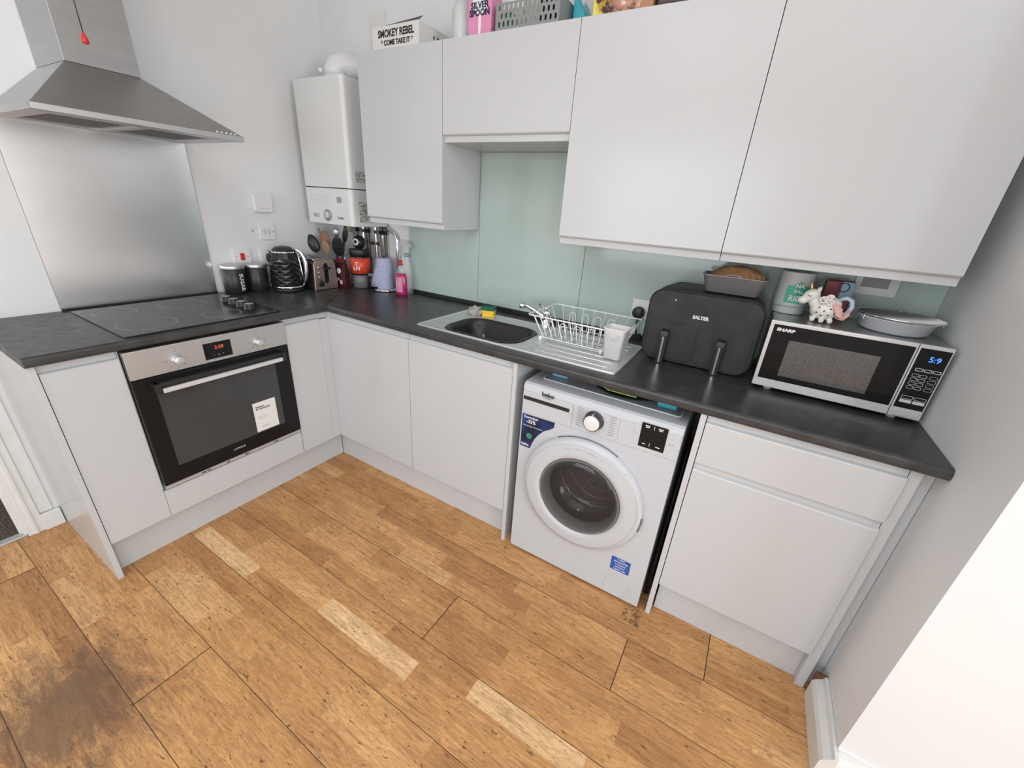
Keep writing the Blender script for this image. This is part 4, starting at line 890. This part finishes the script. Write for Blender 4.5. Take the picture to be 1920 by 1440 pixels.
for r_ in range(4):
    for c_ in range(2): bt.append((2.9075+c_*.0175, 2.9075+c_*.0175+.0155, 1.082-r_*.0125, 1.091-r_*.0125, .0009))
    bt.append((2.9465, 2.9645, 1.082-r_*.0125, 1.091-r_*.0125, .0006))
for c_ in range(2): bt.append((2.907+c_*.030, 2.907+c_*.030+.027, 1.012, 1.022, .0010))
for xa, xb, za, zb_, th_ in bt:
    o_, i_ = frame_btn(xa, xb, za, zb_, th_); obj('button', B().holed(o_, [i_], 'y', mf-.0018, .0006), lgrey, cp)
for c_ in range(2): obj('button', B().box(2.907+c_*.030, 2.907+c_*.030+.027, mf-.0020, mf-.0012, 1.000, 1.0095), lgrey, cp, 'solid light grey button')
# things on the microwave
MT = mz1-.001
t = thing('rice_container', 'tall translucent container with a green rice label on the microwave', 'container', (2.568, -.100, MT))
rc = (2.568, -.100)
obj('tub', B().lathe([(0, 0), (.050, 0), (.052, .004), (.053, .130), (.0545, .139), (.0545, .142), (.050, .142), (0, .140)], (*rc, MT+.001), n=40), mat('frosted plastic', (.52, .535, .54), .3), t)
obj('lower_band', B().lathe([(.0525, .024), (.0545, .024), (.0545, .028), (.0525, .028)], (*rc, MT+.001), n=40), grey_p, t)
vd3 = Vector((2.442-rc[0], -1.87-rc[1], 0)).normalized(); vd3 = Matrix.Rotation(.30, 3, 'Z') @ vd3
lo_, li_ = [], []
for i in range(13):
    a = math.atan2(vd3.y, vd3.x)+(i-6)*.11; lo_.append(a)
lab_b = B()
def cyl_patch(b_, z0, z1f, ra, rb_):
    A = [(rc[0]+ra*math.cos(a), rc[1]+ra*math.sin(a)) for a in lo_]; C = [(rc[0]+rb_*math.cos(a), rc[1]+rb_*math.sin(a)) for a in lo_]
    for i in range(12):
        za = z1f(i); zb2 = z1f(i+1)
        b_.quad((*C[i], z0), (*C[i+1], z0), (*C[i+1], zb2), (*C[i], za))
cyl_patch(lab_b, MT+.040, lambda i: MT+.098+(.014*math.sin(PI*min(max((i-3)/6, 0), 1))), .0530, .0540)
obj('label', lab_b, green_pr, t)
side3 = Vector((-vd3.y, vd3.x, 0))
text('RICE', .027, Vector((*rc, MT+.056))+vd3*.0555, side3, (0, 0, 1), mat('pale green print', (.65, .75, .70), .5), t, ext=.0006, bold=.0008, sx=.9)
text('BAL', .016, Vector((*rc, MT+.080))+vd3*.0555, side3, (0, 0, 1), MATS['pale green print'], t, ext=.0006, bold=.0005)
text('NA', .018, Vector((*rc, MT+.099))+vd3*.0555, side3, (0, 0, 1), paper, t, ext=.0006, bold=.0008)
# unicorn mug
t = thing('unicorn_mug', 'white unicorn shaped mug with gold horn and black spots', 'mug', (2.662, -.205, MT))
q = Vector((2.662, -.205, MT))
body = B(); R1 = Matrix.Rotation(0, 3, 'Y')
body.ball(q+Vector((0, 0, .040)), 1, (.040, .034, .032)); body.ball(q+Vector((.008, 0, .060)), 1, (.034, .030, .026))
body.ball(q+Vector((-.030, -.004, .062)), 1, (.020, .018, .026), rot=Matrix.Rotation(-.5, 3, 'Y'))
body.ball(q+Vector((-.048, -.006, .082)), 1, (.026, .019, .020), rot=Matrix.Rotation(-.6, 3, 'Y')); body.ball(q+Vector((-.067, -.008, .064)), 1, (.016, .014, .013))
for dx_, dy_ in ((-.026, -.020), (-.002, -.026), (.022, -.018), (.024, .018), (-.024, .018)): body.ball(q+Vector((dx_, dy_, .0105)), 1, (.0085, .0085, .0095))
ob = obj('body', body, cream, t); md = ob.modifiers.new('r', 'REMESH'); md.mode = 'VOXEL'; md.voxel_size = .0022; md.use_smooth_shade = True; md2 = ob.modifiers.new('s', 'SMOOTH'); md2.iterations = 8; md2.factor = .6
obj('horn', B().lathe([(0, 0), (.005, 0), (.004, .010), (.0025, .022), (0, .031)], q+Vector((-.052, -.006, .098)), (-.25, 0, 1), 12), gold, t)
for dy_ in (-.014, .010): obj('ear', B().lathe([(0, 0), (.006, 0), (.0055, .008), (0, .020)], q+Vector((-.034, dy_, .096)), (.3, -.2, 1), 10, sy=.5), cream, t, 'ear with gold inside')
mn_ = B()
for k, (dx_, dz_, rr_) in enumerate(((-.014, .074, .013), (.004, .068, .012), (.000, .084, .010))):
    mn_.tube([q+Vector((dx_+rr_*(1-i/22)*math.cos(i*.5), -.031+.004*k*0, dz_+rr_*(1-i/22)*math.sin(i*.5))) for i in range(18)], .0034, 8)
obj('mane', mn_, cream, t)
wg = B()
for k in range(4): wg.ball(q+Vector((.026+.004*k, -.030-.001*k, .060-.009*k)), 1, (.020-.002*k, .005, .0055), rot=Matrix.Rotation(.5, 3, 'Y'))
obj('wing', wg, rose, t, 'rose pink folded wing')
obj('handle', B().tube([q+Vector(v) for v in ((.030, .004, .078), (.046, .004, .086), (.062, .004, .080), (.068, .004, .060), (.062, .004, .040), (.048, .003, .026), (.034, .002, .022))], [.006, .007, .007, .007, .007, .007, .006], 12), sky_gl, t, 'pale blue handle')
obj('tail', B().tube([q+Vector(v) for v in ((.064, .000, .052), (.064, -.006, .036), (.052, -.010, .022), (.040, -.010, .020))], [.003, .006, .007, .003], 10), rose, t)
spb = B()
for dx_, dz_ in ((-.018, .050), (-.004, .042), (.012, .050), (-.008, .026), (.010, .030), (.026, .036), (-.022, .034), (.022, .020)):
    yy_ = -.034*math.sqrt(max(0, 1-(dx_/.040)**2-((dz_-.040)/.032)**2)); nrm = Vector((dx_/.04**2, yy_/.034**2, (dz_-.04)/.032**2)).normalized()
    spb.lathe([(0, -.002), (.0024, -.002), (.0024, .0012), (0, .0012)], q+Vector((dx_, yy_, dz_)), nrm, 10)
obj('spots', spb, ink, t)
obj('eye', B().tube([q+Vector((-.060, -.0225, .084)), q+Vector((-.055, -.0248, .0810)), q+Vector((-.048, -.0252, .0825))], .0011, 6), ink, t)
# tin behind mug
t = thing('small_tin', 'small red and blue tin behind the unicorn mug', 'tin', (2.70, -.075, MT))
obj('tin', B().box(2.655, 2.735, -.100, -.050, MT+.001, MT+.128, .004), mat('dark red tin', (.16, .01, .015), .3), t)
obj('blue_panel', B().box(2.700, 2.734, -.1010, -.0995, MT+.070, MT+.126), mat('sky blue print', (.25, .38, .48), .4), t)
obj('badge', B().lathe([(.013, 0), (.016, 0), (.016, .001), (.013, .001), (.013, 0)], (2.706, -.1012, MT+.108), (0, -1, 0), 24), navy, t)
# roasting dish with grill rack
t = thing('roasting_dish', 'round white enamel dish on the right of the microwave', 'dish', (2.855, -.170, MT))
dcx, dcy = 2.856, -.1640
obj('dish', B().lathe([(0, 0), (.076, 0), (.086, .006), (.094, .036), (.101, .041), (.101, .043), (.092, .043), (.083, .008), (0, .004)], (dcx, dcy, MT+.001), n=48, sy=1.0), white_e, t)
hn = B().box(dcx-.098, dcx-.088, dcy-.05, dcy-.02, MT+.014, MT+.042, .002)
t = thing('grill_rack', 'round wire grill rack lying on the white dish', 'rack', (dcx, dcy, MT+.045))
gk = B(); gz = MT+.0500; gk.tube([(dcx+.108*math.cos(2*PI*i/48)+.006, dcy+.108*math.sin(2*PI*i/48), gz) for i in range(48)], .0025, 8, True)
obj('outer_ring', gk, chrome, t)
gk = B()
for k in range(15):
    o_ = -.098+k*.014; hw = math.sqrt(max(.108**2-o_*o_, 0)); dd = Vector((math.cos(-.9), math.sin(-.9), 0)); pp = Vector((-dd.y, dd.x, 0)); c0 = Vector((dcx+.006, dcy, gz))+pp*o_
    gk.tube([c0-dd*hw, c0+dd*hw], .0019, 6)
obj('wires', gk, steel, t)
lg = B()
for a in (PI*.02, PI*1.15): lg.tube([(dcx+.006+.108*math.cos(a), dcy+.108*math.sin(a), gz), (dcx+.006+.108*math.cos(a), dcy+.108*math.sin(a), gz-.026), ], .0018, 6)
obj('leg', lg, chrome, t)

# ------------------------------------------------------------------ washing machine
wx0, wx1, wf, wh = 1.7755, 2.3728, -.583, .8408
t = thing('washing_machine', 'white front loading washing machine under the worktop', 'washing machine', (2.074, -.31, 0))
dc = (2.066, .438); dR = .247
front = B().holed(rrect(wx0, wx1, .012, wh-.030, .006), [circ(dc[0], dc[1], .175, 48)], 'y', wf, .012)
front.box(wx0, wx0+.012, wf+.012, -.06, .012, wh-.030).box(wx1-.012, wx1, wf+.012, -.06, .012, wh-.030).box(wx0+.012, wx1-.012, -.072, -.06, .012, wh-.030)
obj('cabinet', front, white_e, t)
obj('top_cover', B().prism([(wf-.001, wh-.0295), (wf+.004, wh-.006), (wf+.014, wh), (-.05, wh), (-.05, wh-.0295)], 'x', wx0-.0005, wx1+.0005, .002), white_e, t)
obj('foot', B().cyl((wx0+.05, -.52, 0.0005), .02, .014).cyl((wx1-.05, -.52, 0.0005), .02, .014).cyl((wx0+.05, -.12, 0.0005), .02, .014).cyl((wx1-.05, -.12, 0.0005), .02, .014), ink, t)
AX = (0, -1, 0)
ring = B().lathe([(.247, 0), (.2475, .012), (.243, .020), (.232, .026), (.225, .0268), (.190, .033), (.172, .032), (.166, .026), (.166, .0), (.247, 0)], (dc[0], wf-.001, dc[1]), AX, 72)
dr = obj('door', ring, white_e, t)
obj('door_groove', B().lathe([(.2275, .0262), (.2305, .0262), (.2305, .0272), (.2275, .0278)], (dc[0], wf-.001, dc[1]), AX, 72), lgrey, dr)
obj('inner_ring', B().lathe([(.1655, .028), (.160, .030), (.150, .022), (.140, -.012), (.1400, -.02), (.1655, .002)], (dc[0], wf-.001, dc[1]), AX, 64), rubber, dr, 'dark grey glass rim')
obj('door_glass', B().lathe([(.160, .027), (.150, .034), (.12, .040), (.07, .043), (0, .044)], (dc[0], wf-.001, dc[1]), AX, 56), door_glass, dr)
obj('glass_bowl', B().lathe([(.158, .020), (.140, -.03), (.120, -.075), (.08, -.095), (0, -.10)], (dc[0], wf-.001, dc[1]-.004), AX, 56), mat('smoky bowl glass', (.06, .06, .063), .05, alpha=.40, spec=.9), dr)
hn = B()
for i in range(10):
    a0 = math.radians(-4+i*5.2); a1 = math.radians(-4+(i+1)*5.2)
    hn.quad(*[(dc[0]+r_*math.cos(a), wf-.0275-(.0008 if r_ < .236 else -.002), dc[1]+r_*math.sin(a)) for r_, a in ((.233, a0), (.2445, a0), (.2445, a1), (.233, a1))])
obj('handle_recess', hn, lgrey, dr)
hk = B()
for a0, a1 in ((math.radians(-12), math.radians(2)),):
    pts = [(dc[0]+.246*math.cos(a0+(a1-a0)*i/6), wf-.016, dc[1]+.246*math.sin(a0+(a1-a0)*i/6)) for i in range(7)]; hk.tube(pts, .0045, 8)
obj('handle_gap', hk, rubber, dr); hk = B()
pts = [(dc[0]+.2475*math.cos(math.radians(62+i*5.2)), wf-.004, dc[1]+.2475*math.sin(math.radians(62+i*5.2))) for i in range(12)]; hk.tube(pts, .0028, 6)
obj('door_shadow_gap', hk, rubber, dr)
lbx = B()
for i in range(9):
    a0 = math.radians(112-i*5.6); a1 = math.radians(112-(i+1)*5.6)
    lbx.quad(*[(dc[0]+r_*math.cos(a), wf-.0305, dc[1]+r_*math.sin(a)) for r_, a in ((.202, a1), (.212, a1), (.212, a0), (.202, a0))])
obj('door_print', lbx, label_print, dr)
lf = B()
for a in (20, 140, 260):
    a = math.radians(a); cx_, cz_ = dc[0]+.185*math.cos(a), dc[1]+.185*math.sin(a); lf.ball((cx_, wf+.22, cz_), 1, (.035, .12, .030))
for k in range(3): lf.lathe([(.150-.02*k, .045+.05*k), (.156-.02*k, .049+.05*k), (.150-.02*k, .053+.05*k)], (dc[0]+.01*k, wf+.09, dc[1]-.01*k), (0, 1, 0), 40)  # pale rings put in as highlight streaks inside the drum
obj('drum_lifters_glints', lf, mat('drum lifter and glint', (.45, .45, .45), .25, .9), t)
obj('drum', B().lathe([(.174, -.004), (.174, -.06), (.172, -.075), (.20, -.08), (.225, -.10), (.225, -.36), (0, -.38)], (dc[0], wf-.001, dc[1]), AX, 48), mat('drum steel', (.10, .10, .10), .3, .9), t)
dw = obj('detergent_drawer', B().box(wx0+.004, 1.988, wf-.0035, wf+.001, .7135, wh-.034, .0015), white_e, t)
obj('drawer_grip', B().prism([(wf-.0035, .7860), (wf-.0025, .7740), (wf-.006, .772), (wf-.006, .784)], 'x', wx0+.006, 1.975), black_p, dw)
pn = obj('control_panel', B().box(1.990, wx1-.004, wf-.003, wf+.001, .7135, wh-.034, .0015), white_e, t)
text('beko', .026, (1.883, wf-.0038, .813), (1, 0, 0), (0, 0, 1), ink, dw, ext=.0004, bold=.0004)
obj('lettering_underline', B().box(1.866, 1.902, wf-.0042, wf-.0036, .7995, .8012), ink, dw)
kb = obj('dial', B().lathe([(0, 0), (.037, 0), (.037, .002), (.034, .0025), (.033, .026), (.031, .028), (.0, .028)], (2.074, wf-.003, .771), AX, 40), mat('dark dial side', (.05, .05, .052), .3), pn)
obj('dial_cap', B().lathe([(0, .0281), (.029, .0281), (.0285, .031), (.026, .032), (0, .032)], (2.074, wf-.003, .771), AX, 36), white_p, kb)
obj('dial_pointer', B().box(2.0725, 2.0755, wf-.0357, wf-.010, .795, .8045), white_p, kb)
rnd = random.Random(5)
for s_, xx in ((-1, 2.007), (1, 2.118)):
    pr = B()
    for k in range(8):
        wd = rnd.uniform(.018, .026); z_ = .804-k*.0102; x_ = xx+(0 if s_ < 0 else .012+.002*k*0); pr.box(x_, x_+wd, wf-.0035, wf-.0030, z_-.0016, z_+.0016)
    obj('programme_list', pr, grey_p, pn)
pr = B()
pr.box(2.166, 2.1668, wf-.0034, wf-.003, .724, .806).box(2.06, 2.09, wf-.0034, wf-.003, .728, .7295).box(2.055, 2.085, wf-.0034, wf-.003, .722, .7226)
obj('programme_print', pr, grey_p, pn)
dp = obj('display', B().box(2.240, 2.3265, wf-.0036, wf-.0028, .730, .822), black_glass, pn)
di = B()
for x_, z_, w_ in ((2.252, .812, .016), (2.254, .8065, .012), (2.296, .812, .016), (2.298, .8065, .012), (2.252, .742, .011), (2.298, .742, .014)): di.box(x_, x_+w_, wf-.0041, wf-.0036, z_, z_+.003)
di.box(2.2815, 2.283, wf-.0041, wf-.0036, .803, .817).box(2.2765, 2.278, wf-.0041, wf-.0036, .738, .750)
obj('display_icons', di, paper, dp)
obj('panel_icons', B().box(2.222, 2.232, wf-.0036, wf-.003, .772, .7735).box(2.218, 2.219, wf-.0036, wf-.003, .755, .768).box(2.218, 2.219, wf-.0036, wf-.003, .778, .792).box(2.338, 2.3425, wf-.0036, wf-.003, .768, .772).box(2.347, 2.3515, wf-.0036, wf-.003, .768, .772), grey_p, pn)
stk = [(1.7800, .7055), (1.9230, .7080), (1.9210, .685), (1.906, .672), (1.880, .655), (1.860, .632), (1.843, .605), (1.834, .580), (1.826, .556), (1.7815, .5565)]
sk = obj('promotional_sticker', B().prism(stk, 'y', wf-.0008, wf-.0001), sticker_blue, t, 'dark blue promotional sticker')
text('EnergySpin', .0145, (1.788, wf-.0009, .695), (1, 0, 0), (0, 0, 1), paper, sk, ext=.0002, bold=.0003, align='LEFT')
text('-35%', .021, (1.800, wf-.0009, .676), (1, 0, 0), (0, 0, 1), paper, sk, ext=.0002, bold=.0004, align='LEFT')
text('less energy consumption', .0088, (1.788, wf-.0009, .657), (1, 0, 0), (0, 0, 1), paper, sk, ext=.0002, align='LEFT')
text('beko', .017, (1.803, wf-.0009, .569), (1, 0, 0), (0, 0, 1), paper, sk, ext=.0002, bold=.0004)
obj('sticker_motif', B().cyl((1.818, wf-.0007, .612), .013, .0004, AX, 24), mat('leaf green', (.02, .22, .10), .4), sk)
s2_ = obj('warranty_sticker', B().box(2.2365, 2.3130, wf-.0008, wf-.0001, .147, .212), blue_pr, t, 'blue warranty sticker')
for k in range(5): text(('2 YEAR', 'GUARANTEE', 'on all parts', 'and labour', 'register now')[k], .0095, (2.275, wf-.0009, .205-k*.0125), (1, 0, 0), (0, 0, 1), paper, s2_, ext=.0002, bold=.0002)
hf = obj('filter_hatch', B().lathe([(.052, 0), (.0535, 0), (.0535, .0012), (.052, .0012), (.052, 0)], (2.279, wf-.0001, .070), AX, 40), lgrey, t)
obj('hatch_line', B().box(2.275, 2.330, wf-.0008, wf-.0001, .0705, .0717).box(2.243, 2.248, wf-.002, wf-.0001, .082, .090), lgrey, hf)
# things lying on the machine
t = thing('plastic_wallet', 'clear plastic tray lying flat on the washing machine', 'tray', (2.08, -.45, wh))
obj('sheet', B().box(1.822, 2.345, -.512, -.28, wh+.001, wh+.003, .001), clear_thin, t)
obj('raised_edge', B().tube([(1.822, -.30, wh+.0045), (1.822, -.509, wh+.0045), (1.83, -.513, wh+.0045), (2.335, -.519, wh+.0045), (2.345, -.512, wh+.0045), (2.345, -.30, wh+.0045)], .0032, 8), lgrey, t)
tag(obj('oven_tray', B().lathe([(0, 0), (.115, 0), (.130, .007), (.1325, .010), (.130, .010), (.114, .003), (0, .003)], (2.130, -.378, wh+.0045), n=40, sx=1.1), black_p), 'round black tray on top of the washing machine', 'tray')
tag(obj('chopping_mat', B().box(2.075, 2.185, -.493, -.36, wh+.0185, wh+.0225, .002), lime), 'lime green mat edge on top of the washing machine', 'mat')
tag(obj('plate', B().lathe([(0, 0), (.07, 0), (.115, .004), (.1155, .006), (.113, .006), (.07, .003), (0, .003)], (2.115, -.375, wh+.0152), n=36, sx=1.1), paper), 'pale plate stacked on the black tray', 'plate')
tag(obj('cleaning_cloth', B().box(1.838, 1.905, -.47, -.43, wh+.006, wh+.024, .006), mat('light blue cloth', (.18, .42, .62), .7)), 'light blue cloth at the left on the washing machine', 'cloth')
tag(obj('scrub_pad', B().box(2.258, 2.325, -.483, -.42, wh+.006, wh+.026, .006), teal), 'teal pad at the right on the washing machine', 'pad')
tag(obj('drain_hose', B().tube([(2.388, -.50+.03*k, .02+.09*k+.02*math.sin(k*2)) for k in range(8)], .009, 10), black_p), 'dark hose in the gap right of the washing machine', 'hose')
gb = B(); rnd = random.Random(9)
for k in range(60):
    gb.ball((rnd.uniform(2.33, 2.40), rnd.uniform(-.66, -.57), .0025), rnd.uniform(.0012, .0038), (1.5, 1, .6), 6, 4)
tag(obj('floor_grit', gb, debris_m), 'crumbs and grit on the floor by the washing machine corner', 'grit', kind='stuff')

# ------------------------------------------------------------------ things on top of the wall cabinets
TZ = UT
t = thing('cardboard_box', 'white printed cardboard box standing on the leftmost wall cabinet', 'box', (.87, -.2, TZ))
obj('carton', B().box(.725, .995, -.285, -.055, TZ+.001, TZ+.084), card, t)
obj('open_flap', B().loft([[(.80, -.286, TZ+.084), (.995, -.286, TZ+.084), (.995, -.283, TZ+.084), (.80, -.283, TZ+.084)], [(.90, -.255, TZ+.100), (.995, -.262, TZ+.104), (.995, -.259, TZ+.104), (.90, -.252, TZ+.100)]], smooth=False), mat('dark card inside', (.12, .11, .10), .8), t)
text('SMOKEY REBEL', .036, (.863, -.2856, TZ+.056), (1, 0, 0), (0, 0, 1), ink, t, ext=.0004, bold=.0012, sx=.86)
text('* COME TAKE IT *', .025, (.868, -.2856, TZ+.024), (1, 0, 0), (0, 0, 1), ink, t, ext=.0004, bold=.001, sx=.92)
pb = B(); rnd = random.Random(2)
for k in range(22):
    yy_ = rnd.uniform(-.275, -.07); zz = TZ+rnd.uniform(.004, .05); pb.box(.995, .9955, yy_, yy_+rnd.uniform(.004, .012), zz, zz+rnd.uniform(.004, .018))
obj('side_print', pb, ink, t)
t = thing('clear_bottle', 'tall translucent bottle beside the pink sugar bag', 'bottle', (1.19, -.2, TZ))
obj('body', B().lathe([(0, 0), (.044, 0), (.046, .004), (.046, .105), (.030, .135), (.020, .145), (0, .146)], (1.178, -.225, TZ+.001), n=28), mat('cloudy plastic', (.62, .64, .64), .2), t)
obj('cap', B().cyl((1.178, -.225, TZ+.147), .022, .04, bev=.003), grey_p, t)
t = thing('sugar_bag', 'pink paper bag of sugar standing on the wall cabinets', 'bag', (1.30, -.25, TZ))
sg = [[(1.302+w_*c_, -.255+d_*s_, TZ+z_) for c_, s_ in ((-1, -1), (1, -1), (1, 1), (-1, 1))] for w_, d_, z_ in ((.048, .030, .001), (.053, .034, .02), (.053, .034, .13), (.048, .028, .165), (.046, .006, .185))]
obj('bag', B().loft(sg, smooth=False), pink_pr, t)
obj('print_panel', B().prism([(1.270, TZ+.115), (1.302, TZ+.165), (1.334, TZ+.115), (1.334, TZ+.078), (1.310, TZ+.062), (1.308, TZ+.003), (1.298, TZ+.003), (1.296, TZ+.062), (1.270, TZ+.078)], 'y', -.2905, -.2890), paper, t)
text('SILVER', .027, (1.302, -.2908, TZ+.088), (1, 0, 0), (0, 0, 1), navy, t, ext=.0004, bold=.001)
text('SPOON', .027, (1.302, -.2908, TZ+.066), (1, 0, 0), (0, 0, 1), navy, t, ext=.0004, bold=.001)
# perforated basket
t = thing('storage_basket', 'grey perforated plastic basket on the short wall cabinet', 'basket', (1.5, -.18, TZ))
kx0, kx1, kz = 1.375, 1.635, .082
holes = []
for i in range(13):
    for j in range(3):
        xx = kx0+.012+i*.0192+(.0096 if j % 2 else 0)
        if xx+.009 < kx1-.006: holes.append(rrect(xx, xx+.0085, TZ+.012+j*.024, TZ+.012+j*.024+.017, .004, 2))
bk = B().holed([(kx0, TZ+.001), (kx1, TZ+.001), (kx1, TZ+kz), (kx0, TZ+kz)], holes, 'y', -.290, .002)
bk.box(kx0, kx0+.002, -.288, -.06, TZ+.001, TZ+kz).box(kx1-.002, kx1, -.288, -.06, TZ+.001, TZ+kz).box(kx0, kx1, -.062, -.06, TZ+.001, TZ+kz).box(kx0, kx1, -.288, -.062, TZ+.001, TZ+.003)
obj('shell', bk, basket_m, t)
its = [('food_packet', 1.395, 1.435, .060, green_pr, 'green and white packet inside the basket', 'packet'), ('food_packet', 1.390, 1.455, .155, paper, 'white packet behind the green one in the basket', 'packet'), ('glass_jar', 1.478, 1.54, .105, clear, 'round clear jar in the middle of the basket', 'jar'), ('food_packet', 1.548, 1.615, .16, navy, 'dark blue packet at the right end of the basket', 'packet')]
for k, (nm, a, c, h_, m_, lab, cat) in enumerate(its):
    if nm == 'glass_jar': tag(obj(nm, B().lathe([(0, 0), (.028, 0), (.031, .01), (.031, .06), (.024, .075), (.024, h_), (0, h_)], ((a+c)/2, -.245, TZ+.004), n=24), m_), lab, cat)
    else: tag(obj(nm, B().box(a, c, -.275+(.045 if k == 1 else 0), -.245+(.045 if k == 1 else 0), TZ+.004, TZ+h_, .004), m_), lab, cat)
tag(obj('plastic_bag', B().prism([(1.640, TZ+.001), (1.70, TZ+.001), (1.685, TZ+.06), (1.660, TZ+.10), (1.642, TZ+.12)], 'y', -.20, -.10, .008), teal), 'teal packet leaning at the right of the basket', 'packet')
tag(obj('clear_bag', B().prism([(1.640, TZ+.13), (1.69, TZ+.06), (1.715, TZ+.11), (1.700, TZ+.18), (1.64, TZ+.19)], 'y', -.22, -.21, .004), clear_thin), 'clear crumpled bag hanging over the basket end', 'bag')
t = thing('food_carton', 'printed yellow and brown food carton on the tall wall cabinet', 'carton', (1.9, -.25, TZ))
obj('carton', B().box(1.758, 1.955, -.290, -.22, TZ+.001, TZ+.10), brown_food, t)
obj('yellow_print', B().box(1.759, 1.812, -.2908, -.290, TZ+.002, TZ+.099), rust_pr, t)
obj('brown_print', B().box(1.813, 1.915, -.2908, -.290, TZ+.002, TZ+.099), brown_pr, t)
tag(obj('storage_box', B().box(1.962, 2.16, -.285, -.12, TZ+.001, TZ+.11, .01), maroon_box), 'dark plum plastic box at the right of the food carton', 'box')
# small wall marks
tag(obj('wall_nail', B().tube([(.001, -.560, 1.240), (.004, -.5585, 1.243), (.003, -.556, 1.252)], .0016, 6), ink), 'tiny dark mark on the wall left of the fused switch', 'mark')
tag(obj('access_panel', B().box(.40, .52, -.004, -.0008, 2.14, 2.32, .001), trim_m), 'flat white square cover on the wall above the boiler', 'cover')
